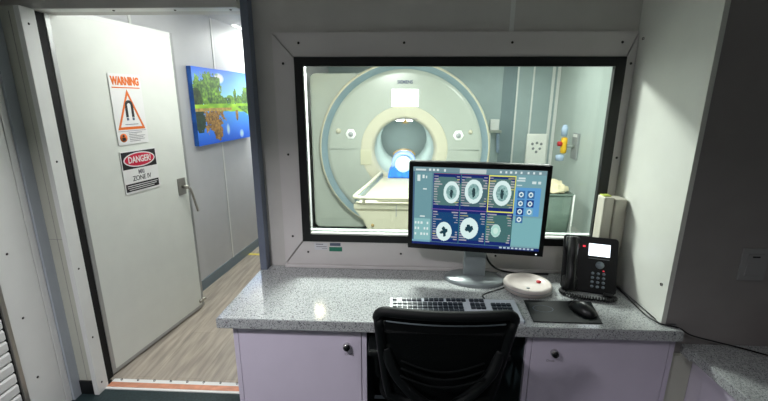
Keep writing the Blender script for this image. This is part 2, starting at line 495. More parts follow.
# window: black frame, glass, inner white reveal
fb = MB()
fx0, fx1, fz0, fz1 = -0.5305, 1.0125, 0.9005, 1.8275
gx0, gx1, gz0, gz1 = -0.489, 0.965, 0.940, 1.785
for q in (((fx0,fz0),(fx1,fz0),(gx1,gz0),(gx0,gz0)), ((fx0,fz1),(gx0,gz1),(gx1,gz1),(fx1,fz1)),
          ((fx0,fz0),(gx0,gz0),(gx0,gz1),(fx0,fz1)), ((fx1,fz0),(fx1,fz1),(gx1,gz1),(gx1,gz0))):
    fb.prism(q, 'y', -0.024, -0.0004)
win = struct(fb.build('window_1', M['frameblack']), 'black framed observation window onto the scanner room')
MB().box(HX0+0.0007, HX1-0.0007, 0.030, 0.040, HZ0+0.0007, HZ1-0.0007).build('glass_pane', M['glass'], win)
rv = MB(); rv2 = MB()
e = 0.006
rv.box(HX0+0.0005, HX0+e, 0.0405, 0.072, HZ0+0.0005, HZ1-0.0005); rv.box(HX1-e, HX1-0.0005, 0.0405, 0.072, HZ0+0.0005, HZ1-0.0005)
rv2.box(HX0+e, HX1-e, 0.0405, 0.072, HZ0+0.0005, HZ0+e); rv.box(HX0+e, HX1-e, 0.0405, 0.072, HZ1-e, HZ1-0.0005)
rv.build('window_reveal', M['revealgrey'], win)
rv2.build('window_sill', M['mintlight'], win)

# side panel (right return), its trim and the dark wall facing the camera
sp = MB().box(1.0575, 1.070, -0.494, -0.0002, 0.7502, ZC).build('wall_return', M['side'])
struct(sp, 'cream return panel right of the window')
screw(sp, (1.0575, -0.455, 0.905), 'x'); screw(sp, (1.0575, -0.05, 1.90), 'x')
struct(MB().box(1.0535, 1.0575, -0.494, -0.466, 0.7502, ZC).box(1.0535, 1.072, -0.498, -0.494, 0.7502, ZC).build('trim_6', M['side']), 'cream edge strip on the front of the return panel')
struct(MB().box(1.1205, 2.35, -0.490, -0.39, 0.0, 0.74).box(1.0703, 2.35, -0.494, -0.39, 0.7502, ZC).box(1.1205, 2.35, -0.490, -0.39, 0.74, 0.7502).build('wall_return_front', M['greywall']), 'dull grey wall right of the return panel')

# doorway casings, header strip, threshold
MB().box(-1.750, -1.742, -0.084, -0.004, 0.0, 2.03).build('door_seal', M['darkgap'])['kind'] = 'structure'
cl = MB().box(-1.736, -1.7095, -0.162, -0.085, 0.0, 2.031, 0.002).build('trim_7', M['white'])
struct(cl, 'white metal door casing on the left')
for z in (1.96, 1.33, 0.76, 0.35, 0.06): screw(cl, (-1.710, -0.128, z), 'x')
cr = MB().box(-0.758, -0.7225, -0.060, -0.0002, 0.0, ZC, 0.002).build('trim_8', M['bluegrey'])
struct(cr, 'blue grey door casing post on the right')
ch = MB().box(-1.709, -0.758, -0.10, -0.03, 2.0275, 2.0308).build('trim_9', M['white'])
struct(ch, 'white strip under the door header')
for x in (-1.35, -1.06, -0.80): screw(ch, (x, -0.06, 2.0272), 'z')
th = MB().box(-1.7095, -0.7235, -0.100, -0.062, 0.0, 0.008).build('trim_10', M['copper'])
struct(th, 'copper coloured threshold strip of the doorway')
MB().box(-1.7095, -0.7235, -0.115, -0.100, 0.0, 0.006).box(-1.7095, -0.7235, -0.062, -0.035, 0.0, 0.0085).build('threshold_edge', M['white'], th)
for k in range(10): screw(th, (-1.66 + k*0.1, -0.043, 0.0085), 'z')

# corridor
hallA = (-1.74, 1.133); ang = math.atan2(1.135, 0.101)
struct(MB().box(-1.745, -0.75, -0.035, 1.1, -0.1, 0).box(-1.745, -1.15, 1.1, 4.6, -0.1, 0).box(-2.05, -1.745, 0.06, 4.6, -0.1, 0).build('floor_corridor', M['planks']), 'wood plank corridor floor')
struct(MB().box(-2.05, -0.757, 0.06, 1.1, 2.32, 2.42).box(-2.05, -1.15, 1.1, 4.6, 2.32, 2.42).build('ceiling_corridor', M['ceil']))
hw = bpy.data.objects.new('wall_corridor', None); COL.objects.link(hw); hw.location = (hallA[0], hallA[1], 0); hw.rotation_euler = (0, 0, ang)
struct(hw, 'pale corridor wall with joint strips')
MB().box(-1.08, 3.4, 0, 0.08, 0, 2.32).build('wall_panel', M['hallwall'], hw)
for x in (-0.45, 0.512, 1.70): MB().box(x-0.011, x+0.011, -0.004, 0, 0.095, 2.32).build('joint_strip', M['white'], hw)
MB().box(-1.08, 3.4, -0.006, 0, 0.0, 0.095).build('baseboard', M['hallbase'], hw)
struct(MB().box(-0.757, -0.742, 0.0702, 1.10, 0, 2.32).box(-1.13, -0.757, 1.05, 1.10, 0, 2.32).box(-1.17, -1.13, 1.05, 4.6, 0, 2.32).build('wall_corridor_right', M['hallwall']))
struct(MB().box(-2.0, -1.17, 4.6, 4.7, 0, 2.32).build('wall_corridor_end', M['hallwall']))

# scanner room
struct(MB().box(-0.742, 2.35, 0.0701, 1.10, -0.1, 0).box(-1.13, 2.35, 1.10, 4.25, -0.1, 0).build('floor_scanner_room', M['mrfloor']))
struct(MB().box(-0.742, 2.35, 0.0701, 1.10, 2.30, 2.40).box(-1.13, 2.35, 1.10, 4.25, 2.30, 2.40).build('ceiling_scanner_room', M['ceil']))
bw = struct(MB().box(-1.13, 2.30, 4.16, 4.26, 0, 2.30).build('wall_scanner_back', M['mint']), 'grey green back wall of the scanner room')
MB().box(1.47, 1.67, 4.155, 4.16, 0, 2.30).build('wall_panel', M['mintdark'], bw)
for a, b_ in ((1.672, 1.695), (1.900, 1.922), (2.175, 2.215), (2.25, 2.295)):
    MB().box(a, b_, 4.148, 4.16, 0, 2.30).build('joint_strip', M['white'], bw)
rw = struct(MB().box(2.30, 2.40, -0.388, 4.26, 0, 2.30).build('wall_scanner_right', M['mintlight']), 'pale side wall of the scanner room')
MB().box(2.292, 2.30, 2.60, 2.62, 0, 2.30).build('joint_strip', M['edge'], rw)
struct(MB().box(1.161, 2.30, 0.0, 0.07, 0, 2.30).build('wall_scanner_front', M['mintlight']))

# ceiling lamps (fixtures at the lamps set at the top)
def ceiling_lamp(label, x, y, z, sx, sy, grp, m='lamp'):
    t = thing('ceiling_light', label, 'ceiling light', (x, y, z), 0, grp)
    MB().box(-sx/2-0.02, sx/2+0.02, -sy/2-0.02, sy/2+0.02, -0.02, 0).build('housing', M['white'], t)
    MB().box(-sx/2, sx/2, -sy/2, sy/2, -0.026, -0.02).build('diffuser', M[m], t)
    return t
for i, (x, y, _) in enumerate(SCAN_LAMPS):
    ceiling_lamp(['white ceiling light over the patient table near the window', 'white ceiling light near the window in front of the hamper',
                  'white ceiling light above the scanner body', 'white ceiling light by the wall outlets'][i], x, y, 2.2998, 0.5, 0.25, 'scanner room ceiling lights')
for i, (x, y, _) in enumerate(HALL_LAMPS):
    ceiling_lamp(['corridor ceiling light just inside the doorway', 'corridor ceiling light past the landscape picture'][i], x, y, 2.3198, 0.14, 0.9, 'corridor ceiling lights')
for i, (x, y, _) in enumerate(CTRL_FILLS):
    ceiling_lamp(['added unseen control room ceiling light on the doorway side', 'added unseen control room ceiling light on the telephone side'][i], x, y, ZC-0.0002, 0.16, 0.16, 'added control room fill lights')
t = thing('ceiling_light', 'slim light strip on the corridor ceiling above the picture', 'ceiling light', (-1.62, 2.25, 2.3198))
MB().box(-0.012, 0.012, -0.30, 0.30, -0.012, 0).build('diffuser', M['display'], t)
t = thing('downlight', 'round warm ceiling downlight left of the scanner', 'ceiling light', (-0.97, 2.15, 2.2998))
MB().lathe([(0.10, 0), (0.10, -0.012), (0.075, -0.015), (0.075, -0.004)], 28).build('trim_ring', M['white'], t)
MB().cyl((0, 0, -0.012), 0.075, 0.006).build('diffuser', M['warmlamp'], t)

# ================================================================== DOOR, SIGNS, PICTURE
da = math.atan2(0.847, 0.142)
door = bpy.data.objects.new('door_1', None); COL.objects.link(door)
door.location = (-1.738, -0.004, 0.0); door.rotation_euler = (0, 0, da)
struct(door, 'white door standing open into the corridor')
MB().box(0.024, 0.832, 0.0015, 0.044, 0.035, 2.045).build('door_leaf', M['doorwhite'], door)
MB().box(0, 0.024, 0, 0.045, 0.012, 2.07, 0.002).build('edge_channel', M['edge'], door)
MB().box(0.832, 0.856, 0, 0.045, 0.012, 2.07, 0.002).build('edge_channel', M['edge'], door)
MB().box(0.024, 0.832, 0, 0.045, 2.045, 2.07).build('edge_channel', M['white'], door)
MB().box(0.024, 0.832, 0, 0.045, 0.012, 0.035).build('edge_channel', M['edge'], door)
hd = MB().box(0.728, 0.805, -0.004, 0.0, 0.955, 1.078, 0.001).build('handle_plate', M['steel'], door)
MB().cyl((0.775, -0.045, 1.012), 0.013, 0.043, 'y').build('spindle', M['steel'], hd)
MB().tube(smooth_path([(0.775, -0.045, 1.012), (0.792, -0.050, 0.995), (0.808, -0.050, 0.95), (0.832, -0.047, 0.88), (0.855, -0.045, 0.81)]), 0.009, 12,
          radii=None).build('lever', M['steel'], hd)
MB().box(0.80, 0.868, -0.012, 0.0, 0.06, 0.082, 0.002).build('floor_bolt', M['steel'], door)
DO = Vector((-1.738, -0.004, 0))
def ondoor(x, off, z): return DO + Vector((math.cos(da)*x + math.sin(da)*off, math.sin(da)*x - math.cos(da)*off, z))

sg = thing('warning_sign', 'white sign with orange warning triangle and magnet, upper one on the open door', 'sign', ondoor(0.406, 0.0003, 1.57), da)
MB().prism(rrect(0.228, 0.412, 0.006), 'y', -0.004, 0.0).build('sign_plate', M['signwhite'], sg)
text('sign_title', 'WARNING', 0.062, M['orange'], sg, (0, -0.0045, 0.163), sx=0.66, bold=0.0035)
MB().box(-0.10, 0.10, -0.0052, -0.004, 0.124, 0.130).build('underline', M['orange'], sg)
tri = MB()
def tri_ring(bm_, w0, h0, zc, t_):
    o_ = [(-w0/2, zc), (w0/2, zc), (0, zc+h0)]; c_ = (0, zc+h0/3)
    i_ = [(c_[0]+(p[0]-c_[0])*t_, c_[1]+(p[1]-c_[1])*t_) for p in o_]
    for k in range(3):
        bm_.prism([o_[k], o_[(k+1) % 3], i_[(k+1) % 3], i_[k]], 'y', -0.0054, -0.004)
tri_ring(tri, 0.20, 0.235, -0.118, 0.80)
tri.build('triangle', M['orange'], sg)
mg = MB()
arc = [(0.021*math.cos(R(a)), 0.025 + 0.021*math.sin(R(a))) for a in range(0, 181, 15)]
outer = [(0.021*1.42*math.cos(R(a)), 0.025 + 0.021*1.42*math.sin(R(a))) for a in range(0, 181, 15)]
inner = [(0.021*0.62*math.cos(R(a)), 0.025 + 0.021*0.62*math.sin(R(a))) for a in range(0, 181, 15)]
mg.prism([(0.0298, -0.045)] + outer + [(-0.0298, -0.045), (-0.013, -0.045)] + list(reversed(inner)) + [(0.013, -0.045)], 'y', -0.0056, -0.004)
mg.build('magnet_symbol', M['ink'], sg)
for q_ in (-0.021, 0.021): MB().box(q_-0.007, q_+0.007, -0.0056, -0.004, -0.064, -0.048).build('magnet_tip', M['slate'], sg)
fl = MB()
fl.box(-0.045, 0.05, -0.0052, -0.004, -0.090, -0.086)
for k, (a, b_) in enumerate(((-0.03, 0.07), (-0.03, 0.03), (-0.03, 0.09), (-0.03, 0.075), (-0.03, 0.085), (-0.03, 0.05))):
    fl.box(a, b_, -0.0052, -0.004, -0.140 - k*0.010, -0.137 - k*0.010)
fl.box(-0.105, 0.105, -0.0052, -0.004, -0.128, -0.126)
fl.build('small_print', M['inkgrey'], sg)
MB().lathe([(0.0001, -0.0052), (0.026, -0.0052), (0.026, -0.004)], 24, 'y', (-0.072, 0, -0.165)).build('pictogram', M['orange'], sg)
MB().lathe([(0.0001, -0.0058), (0.008, -0.0058), (0.008, -0.005)], 14, 'y', (-0.072, 0, -0.153)).box(-0.084, -0.060, -0.0058, -0.005, -0.182, -0.163).build('pictogram_figure', M['ink'], sg)

sg = thing('danger_sign', 'white sign with red DANGER oval on black, lower one on the open door', 'sign', ondoor(0.426, 0.0003, 1.193), da)
MB().prism(rrect(0.276, 0.262, 0.005), 'y', -0.004, 0.0).build('sign_plate', M['signwhite'], sg)
MB().box(-0.132, 0.132, -0.0048, -0.004, 0.020, 0.125).build('header_band', M['ink'], sg)
ov = [(0.122*math.cos(R(a)), 0.073 + 0.046*math.sin(R(a))) for a in range(0, 360, 10)]
MB().prism(ov, 'y', -0.0054, -0.0048).build('oval_border', M['signwhite'], sg)
MB().prism([(0.113*math.cos(R(a)), 0.073 + 0.039*math.sin(R(a))) for a in range(0, 360, 10)], 'y', -0.006, -0.0054).build('oval', M['signred'], sg)
text('sign_title', 'DANGER!', 0.056, M['signwhite'], sg, (0, -0.0066, 0.073), sx=0.74, bold=0.0012)
text('sign_text', 'MRI', 0.036, M['inkgrey'], sg, (0, -0.0048, -0.006), sx=0.8, bold=0.001)
text('sign_text', 'ZONE IV', 0.044, M['ink'], sg, (0, -0.0048, -0.043), sx=0.85)
MB().box(-0.130, 0.130, -0.0048, -0.004, -0.118, -0.070).build('footer_band', M['ink'], sg)
MB().box(-0.12, 0.12, -0.0053, -0.0048, -0.085, -0.081).box(-0.12, 0.11, -0.0053, -0.0048, -0.097, -0.093).box(-0.11, 0.09, -0.0053, -0.0048, -0.109, -0.105).build('small_print', M['signwhite'], sg)

def smooth_noise(U, V, fx, fy, seed):
    rs = np.random.RandomState(seed)
    g = rs.rand(int(fy)+3, int(fx)+3)
    x = U*fx; y = V*fy; xi = np.floor(x).astype(int); yi = np.floor(y).astype(int)
    a = x-xi; b_ = y-yi; a = a*a*(3-2*a); b_ = b_*b_*(3-2*b_)
    return (g[yi, xi]*(1-a)+g[yi, xi+1]*a)*(1-b_)+(g[yi+1, xi]*(1-a)+g[yi+1, xi+1]*a)*b_
def C3(r, g, b): return np.array(srgb(r, g, b)[:3])
def lerp(a, b_, t): return a*(1-t[..., None]) + b_*t[..., None]
def landscape(U, V):
    return np.clip(landscape_base(U, V)*1.55, 0, 1)
def landscape_base(U, V):
    n1 = smooth_noise(U, V, 40, 30, 1); n2 = smooth_noise(U, V, 12, 9, 2); n3 = smooth_noise(U, V, 90, 66, 3)
    sky = lerp(C3(28, 96, 208)*np.ones(U.shape+(3,)), C3(150, 208, 244), np.clip(V/0.42, 0, 1))
    cloud = np.clip(1-(((U-0.43)/0.09)**2+((V-0.12)/0.07)**2), 0, 1)**0.5
    img = lerp(sky, C3(236, 242, 250), cloud)
    wv = np.clip((V-0.52)/0.48, 0, 1)
    water = lerp(C3(70, 150, 232)*np.ones(U.shape+(3,)), C3(14, 78, 190), wv)
    img = np.where((V > 0.54)[..., None], water, img)
    # white cloud reflections
    cl2 = np.clip(1-(((U-0.52)/0.035)**2+((V-0.83)/0.09)**2), 0, 1)+np.clip(1-(((U-0.79)/0.05)**2+((V-0.92)/0.07)**2), 0, 1)
    img = lerp(img, C3(190, 220, 244), np.clip(cl2, 0, 1)*0.8)
    green = lerp(C3(10, 52, 26)*np.ones(U.shape+(3,)), C3(150, 204, 66), np.clip(0.45*n1+0.35*n3+0.35*n2-0.08, 0, 1)**2.0)
    def blob(cx, cy, rx, ry, amp=0.35): return (((U-cx)/rx)**2+((V-cy)/ry)**2) < 1+amp*(n1-0.5)*2.6+amp*(n2-0.5)+amp*(n3-0.5)*1.6
    trees = blob(0.26, 0.27, 0.17, 0.22) | blob(0.35, 0.2, 0.1, 0.14) | blob(0.3, 0.42, 0.2, 0.1)
    trees |= blob(0.07, 0.33, 0.09, 0.2) | blob(0.62, 0.42, 0.09, 0.07) | blob(0.8, 0.42, 0.1, 0.09) | blob(0.93, 0.36, 0.09, 0.15) | (blob(0.71, 0.36, 0.035, 0.12) ) | blob(0.5, 0.43, 0.1, 0.06)
    img = np.where((trees & (V < 0.54))[..., None], green, img)
    dk = blob(0.04, 0.42, 0.08, 0.16)
    img = np.where((dk & (V < 0.54))[..., None], green*0.25, img)
    grass = (V > 0.455+0.02*n2) & (V < 0.56+0.05*np.clip(U-0.3, 0, 1))
    img = np.where(grass[..., None], lerp(C3(60, 130, 24)*np.ones(U.shape+(3,)), C3(176, 214, 50), n2), img)
    right = (V > 0.5) & (V < 0.50+0.16*np.clip((U-0.72)/0.28, 0, 1)) & (U > 0.72)
    img = np.where(right[..., None], green, img)
    bank = (V > 0.515) & (V < 0.56) & (U < 0.62)
    img = np.where(bank[..., None], C3(170, 140, 70)*(0.6+0.6*n1[..., None]), img)
    rust = lerp(C3(66, 44, 16)*np.ones(U.shape+(3,)), C3(186, 138, 60), np.clip(0.5*n3+0.5*n1, 0, 1)**1.5)
    rf = ((((U-0.28)/0.2)**2+((V-0.66)/0.2)**2) < 0.8+1.2*(n1-0.5)+0.6*(n2-0.5)+0.8*(n3-0.5)) | ((((U-0.34)/0.09)**2+((V-0.85)/0.13)**2) < 0.8+0.7*(n1-0.5)) | ((((U-0.72)/0.03)**2+((V-0.6)/0.12)**2) < 1)
    rf &= V > 0.555
    img = np.where(rf[..., None], rust, img)
    dkr = ((((U-0.05)/0.1)**2+((V-0.68)/0.16)**2) < 0.9+0.6*(n1-0.5)) & (V > 0.555)
    img = np.where(dkr[..., None], C3(20, 46, 30)*(0.5+n1[..., None]), img)
    return np.clip(img, 0, 1)
M['picture'] = attr_mat('canvas_print', 0, 0.45)
ha = ang
def onhall(x, off, z): return Vector((hallA[0]+math.cos(ha)*x+math.sin(ha)*off, hallA[1]+math.sin(ha)*x-math.cos(ha)*off, z))
pc = thing('canvas_picture', 'canvas landscape picture of a lake and trees on the corridor wall', 'picture', onhall(0.555, 0.0043, 1.572), ha)
MB().box(-0.468, 0.468, -0.038, 0, -0.318, 0.318).build('canvas_wrap', mat('canvas_side', srgb(34, 92, 176), 0.5, var=0.4, vscale=9), pc)
painted_grid('canvas_front', 0.936, 0.636, 150, 102, landscape, M['picture'], pc, (0, -0.0385, 0))
tag(MB().box(-1.66, -1.44, 1.93, 1.97, 0.0002, 0.004).build('floor_tape', M['carton']), 'strip of yellow tape on the corridor floor', 'tape')

# ================================================================== ROLLER SHUTTER CABINET, LEFT
rc = thing('shutter_cabinet', 'tall white cabinet with a roller shutter beside the doorway, left edge of the photo', 'cabinet', (-1.83, -0.205, 0))
MB().box(-0.115, -0.012, -1.3, 0, 0, ZC-0.001).build('body', M['white'], rc)
MB().box(-0.012, 0.0, -0.215, -0.036, 0, ZC-0.001, 0.001).build('side_panel', M['white'], rc)
MB().box(-0.012, 0.002, -0.033, 0, 0, ZC-0.001, 0.002).build('edge_strip', M['white'], rc)
MB().box(-0.0118, -0.003, -0.0355, -0.0335, 0, ZC-0.001).build('groove', M['inkgrey'], rc)
MB().box(-0.012, 0.004, -0.236, -0.2155, 0, ZC-0.001, 0.002).build('guide_rail', M['steel'], rc)
MB().box(-0.0119, -0.006, -0.246, -0.237, 0, ZC-0.001).build('gap_strip', M['darkgap'], rc)  # dark strip painted in for the shaded gap before the slats
sh = MB()
for k in range(30):
    z = 0.02 + k*0.058
    sh.prism([(-0.012, z), (-0.002, z+0.008), (-0.001, z+0.045), (-0.006, z+0.055), (-0.012, z+0.055)], 'y', -1.28, -0.247)
sh.build('shutter', M['white'], rc)
for z in (1.9, 1.58, 1.26, 0.933, 0.602, 0.27): screw(rc, (0.0, -0.152, z), 'x')

# ================================================================== DESK
dx0, dx1, dy0 = -0.772, 1.112, -0.550
ctop = MB().prism([(dx0, dy0), (dx1, dy0), (dx1, -0.4995), (1.0530, -0.4995), (1.0530, -0.0005), (-0.7215, -0.0005), (-0.7215, -0.0605), (-0.757, -0.0605)], 'z', 0.703, 0.75, 0.003).build('worktop', M['granite'])
tag(ctop, 'long speckled grey worktop under the window with rectangular end', 'worktop')
lock_proto = None
def base_cabinet(x0, x1, lock_x, txt, label, loctext):
    t = thing('base_cabinet', label, 'cabinet', ((x0+x1)/2, -0.52, 0), 0, None)
    hw_ = (x1-x0)/2
    b_ = MB()
    b_.box(-hw_, -hw_+0.02, 0, 0.50, 0, 0.7028); b_.box(hw_-0.02, hw_, 0, 0.50, 0, 0.7028)
    b_.box(-hw_+0.02, hw_-0.02, 0.02, 0.50, 0, 0.10); b_.box(-hw_+0.02, hw_-0.02, 0.03, 0.50, 0.68, 0.7028); b_.box(-hw_+0.02, hw_-0.02, 0.48, 0.50, 0.1, 0.68)
    b_.build('carcass', M['cab'], t)
    d = MB().box(-hw_+0.0225, hw_-0.0225, -0.002, 0.018, 0.055, 0.700, 0.0015).build('door', M['cab'], t)
    lx = lock_x-(x0+x1)/2
    lk = MB().lathe([(0.0001, -0.020), (0.014, -0.019), (0.0165, -0.012), (0.0165, -0.002)], 24, 'y', (lx, 0, 0.620)).build('lock', M['chrome'], d)
    MB().lathe([(0.0001, -0.023), (0.0125, -0.0225), (0.013, -0.0185)], 20, 'y', (lx, 0, 0.619)).box(lx-0.0015, lx+0.0015, -0.027, -0.0225, 0.612, 0.628).build('lock_core', M['black'], d)
    text('door_marking', txt, 0.016, M['inkgrey'], d, (lx+loctext, -0.0026, 0.580), extr=0.0002)
    return t
base_cabinet(-0.719, -0.148, -0.231, 'Ccuag', 'white locking base cabinet at the doorway end of the worktop', 0.009)
base_cabinet(0.517, 1.110, 0.632, 'Ocua', 'white locking base cabinet below the telephone and mouse', -0.012)
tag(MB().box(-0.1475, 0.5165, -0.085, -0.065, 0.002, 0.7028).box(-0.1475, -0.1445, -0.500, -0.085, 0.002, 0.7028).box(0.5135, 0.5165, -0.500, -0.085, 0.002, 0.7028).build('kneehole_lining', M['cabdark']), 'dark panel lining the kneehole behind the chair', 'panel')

# lower return counter on the right
lc = MB().prism([(1.168, -1.9), (1.9, -1.9), (1.9, -0.4905), (1.156, -0.4905), (1.156, -0.5515), (1.168, -0.5515)], 'z', 0.615, 0.66, 0.003)
tag(lc.build('low_worktop', M['granite']), 'lower speckled worktop running towards the right edge of the photo', 'worktop')
lb = thing('low_cabinet', 'white base cabinet under the lower worktop at the right', 'cabinet', (1.19, -0.56, 0))
MB().box(0.012, 0.68, -1.32, 0.06, 0, 0.6148).build('carcass', M['cab'], lb)
MB().box(0.0, 0.012, -0.55, -0.03, 0.06, 0.608, 0.0015).build('door', M['cab'], lb)
MB().box(0.0, 0.012, -1.10, -0.555, 0.06, 0.608, 0.0015).build('door', M['cab'], lb)
tag(MB().box(1.113, 1.200, -0.512, -0.4912, 0.0, 0.6145).build('filler_panel', M['halfwall']), 'narrow grey filler panel between the two cabinet runs', 'panel')

# light switch
sw = thing('light_switch', 'white light switch plate on the dull wall at the right', 'switch', (1.355, -0.4943, 1.018))
MB().box(-0.05, 0.05, -0.007, 0, -0.067, 0.067, 0.003).build('switch_plate', M['switch'], sw)
MB().box(-0.03, 0.03, -0.010, -0.007, -0.045, 0.045, 0.002).build('rocker', M['switch'], sw)
MB().box(-0.014, 0.014, -0.0105, -0.010, 0.030, 0.036).build('indicator', M['black'], sw)
bk = thing('storage_box', 'dark red box on the lower worktop at the right edge of the photo', 'box', (1.555, -0.56, 0.6602))
MB().box(-0.06, 0.06, -0.05, 0.05, 0, 0.095, 0.004).build('box_body', M['maroon'], bk)
MB().box(-0.062, 0.062, -0.052, 0.052, 0.075, 0.10, 0.004).build('box_lid', M['maroon'], bk)

# ================================================================== MONITOR
MY = -0.135
mon = thing('monitor', 'black framed computer monitor showing six head scans, in front of the window', 'monitor', (0.363, -0.122, 0.7502), R(-8))
MB().lathe([(0.0001, 0), (1, 0), (1, 0.008), (0.93, 0.016), (0.3, 0.022), (0.0001, 0.022)], 56).build('stand_base', M['monstand'], mon).scale = (0.152, 0.098, 1)
MB().box(-0.055, 0.055, 0.005, 0.035, 0.018, 0.30, 0.006).build('stand_neck', M['monstand'], mon)
MB().box(-0.06, 0.06, -0.018, 0.010, 0.25, 0.37, 0.006).build('mount_block', M['black'], mon)
hsg = MB().prism(rrect(0.640, 0.436, 0.010, cx=0, cy=0), 'y', -0.006, 0.034, 0.004).build('housing', M['black'], mon, (-0.014, -0.052, 0.386), (R(1.2), 0, 0))
bz = MB()
W2, H2, sw2, sh2, lowz = 0.320, 0.218, 0.2985, 0.193, 0.0
for q in ((-W2+.002, W2-.002, -H2+.002, -sh2), (-W2+.002, W2-.002, sh2, H2-.002), (-W2+.002, -sw2, -sh2, sh2), (sw2, W2-.002, -sh2, sh2)):
    bz.box(q[0], q[1], -0.011, -0.0055, q[2], q[3])
bz.build('bezel', M['black'], hsg)
MB().box(0.284, 0.290, -0.0118, -0.011, -0.208, -0.204).build('power_light', M['lcd'], hsg)
def screen(U, V):
    rs = np.random.RandomState(5)
    img = np.ones(U.shape+(3,))*C3(98, 140, 152)
    def rect(u0, u1, v0, v1, c, a=1.0):
        m_ = (U >= u0) & (U < u1) & (V >= v0) & (V < v1)
        img[m_] = img[m_]*(1-a)+c*a
    # left column tools
    rect(0, 0.147, 0.07, 0.66, C3(112, 156, 164)); rect(0, 0.147, 0.66, 0.97, C3(140, 190, 192)); rect(0, 0.012, 0.03, 1, C3(70, 100, 130))
    rect(0, 1, 0, 0.06, C3(120, 150, 158))
    rect(0.02, 0.10, 0.025, 0.05, C3(215, 232, 232)); 
    for k in range(3): rect(0.125+0.03*k, 0.14+0.03*k, 0.022, 0.05, C3(225, 240, 240))
    rect(0.24, 0.255, 0.022, 0.052, C3(225, 240, 240))
    rect(0.36, 0.56, 0.008, 0.062, C3(196, 208, 206))
    for (a, b_) in ((0.66, 0.675), (0.70, 0.715), (0.735, 0.75), (0.77, 0.785), (0.81, 0.825), (0.86, 0.872), (0.90, 0.915), (0.945, 0.96)): rect(a, b_, 0.022, 0.048, C3(222, 236, 236))
    for (u, v, a, b_) in ((0.035, 0.10, 0.02, 0.08), (0.075, 0.10, 0.015, 0.04), (0.1, 0.11, 0.01, 0.03), (0.08, 0.27, 0.03, 0.012), (0.06, 0.62, 0.04, 0.015)): rect(u, u+a, v, v+b_, C3(220, 236, 234))
    for r_ in range(3):
        for c_ in range(5):
            if (r_ + c_) % 4 != 3: rect(0.02+0.024*c_, 0.034+0.024*c_, 0.70+0.075*r_, 0.73+0.075*r_, C3(224, 240, 238))
    # right column
    rect(0.785, 1, 0.06, 0.97, C3(122, 166, 174))
    rect(0.785, 0.97, 0.21, 0.56, C3(96, 160, 214)); rect(0.785, 1, 0.58, 0.94, C3(126, 180, 186))
    for (u, v, a, b_) in ((0.80, 0.09, 0.05, 0.02), (0.79, 0.12, 0.06, 0.015), (0.90, 0.13, 0.03, 0.035), (0.945, 0.13, 0.02, 0.035), (0.79, 0.18, 0.04, 0.012)): rect(u, u+a, v, v+b_, C3(214, 232, 232))
    rect(0, 1, 0.965, 1, C3(24, 40, 104)); rect(0, 0.147, 0.94, 0.97, C3(120, 170, 190))
    for k in range(9): rect(0.70+0.03*k, 0.72+0.03*k, 0.968, 0.99, C3(180, 200, 214))
    us_ = (0.160, 0.373, 0.582, 0.783); vs_ = (0.075, 0.525, 0.960)
    tint = [[(84, 122, 122), (78, 108, 116), (84, 118, 116)], [(24, 70, 118), (26, 74, 116), (70, 112, 112)]]
    for j in range(2):
        for i in range(3):
            u0, u1, v0, v1 = us_[i], us_[i+1], vs_[j], vs_[j+1]
            rect(u0, u1, v0, v1, C3(22, 42, 112))
            m_ = (((U-(u0+u1)/2)/(0.105))**2+((V-(v0+v1)/2)/(0.19))**2 < 1.25) & (U > u0) & (U < u1) & (V > v0+0.04) & (V < v1-0.05)
            img[m_] = C3(*tint[j][i])
            for side in (0, 1):
                for k in range(13):
                    v = v0+0.03+k*0.032
                    if k in (5, 6, 7) and side: continue
                    if v > v1-0.04: continue
                    L_ = rs.uniform(0.02, 0.075 if k < 5 or k > 9 else 0.03)
                    c_ = C3(196, 190, 196) if rs.rand() < 0.93 else C3(210, 200, 130)
                    if side: rect(u1-0.008-L_*0.7, u1-0.008, v, v+0.013, c_, 0.75)
                    else: rect(u0+0.008, u0+0.008+L_, v, v+0.013, c_, 0.75)
            rect(u0, u1, v0, v0+0.006, C3(150, 60, 80)); rect(u0, u0+0.0035, v0, v1, C3(60, 140, 130) if i else C3(40, 60, 130))
    rect(0.150, 0.773, 0.522, 0.530, C3(120, 90, 160))
    def head(cu, cv, rx, ry, kind):
        d = ((U-cu)/rx)**2+((V-cv)/ry)**2
        nn = smooth_noise(U, V, 90, 60, int(cu*100))
        img[d < 1] = C3(222, 246, 244)
        inn = d < (0.42 if kind == 'axial' else 0.55)
        if kind == 'axial':
            img[inn] = lerp(C3(96, 140, 140)*np.ones(U.shape+(3,)), C3(170, 208, 204), nn)[inn]
            vt = (((U-cu)/(rx*0.22))**2+((V-cv-0.01)/(ry*0.45))**2) < 0.7+0.8*(nn-0.5)
            img[vt] = C3(44, 70, 74)
        elif kind == 'base':
            a_ = np.arctan2((V-cv)/ry, (U-cu)/rx)
            star = np.sqrt(d) < 0.28+0.20*np.abs(np.cos(2*a_+0.6))+0.25*(nn-0.5)
            img[star] = C3(30, 64, 76)
        else:
            img[d < 0.9] = C3(176, 222, 210); img[d < 0.25] = C3(206, 238, 226)
    head(0.304, 0.305, 0.062, 0.138, 'axial'); head(0.474, 0.285, 0.068, 0.150, 'axial'); head(0.688, 0.290, 0.068, 0.155, 'axial')
    head(0.258, 0.815, 0.062, 0.125, 'base'); head(0.456, 0.755, 0.070, 0.138, 'base'); head(0.662, 0.765, 0.037, 0.082, 'small')
    for (a, b_, c_, d_) in ((0.582, 0.783, 0.075, 0.088), (0.582, 0.783, 0.517, 0.530), (0.582, 0.589, 0.075, 0.530), (0.776, 0.783, 0.075, 0.530)): rect(a, b_, c_, d_, C3(226, 226, 110))
    k = 0
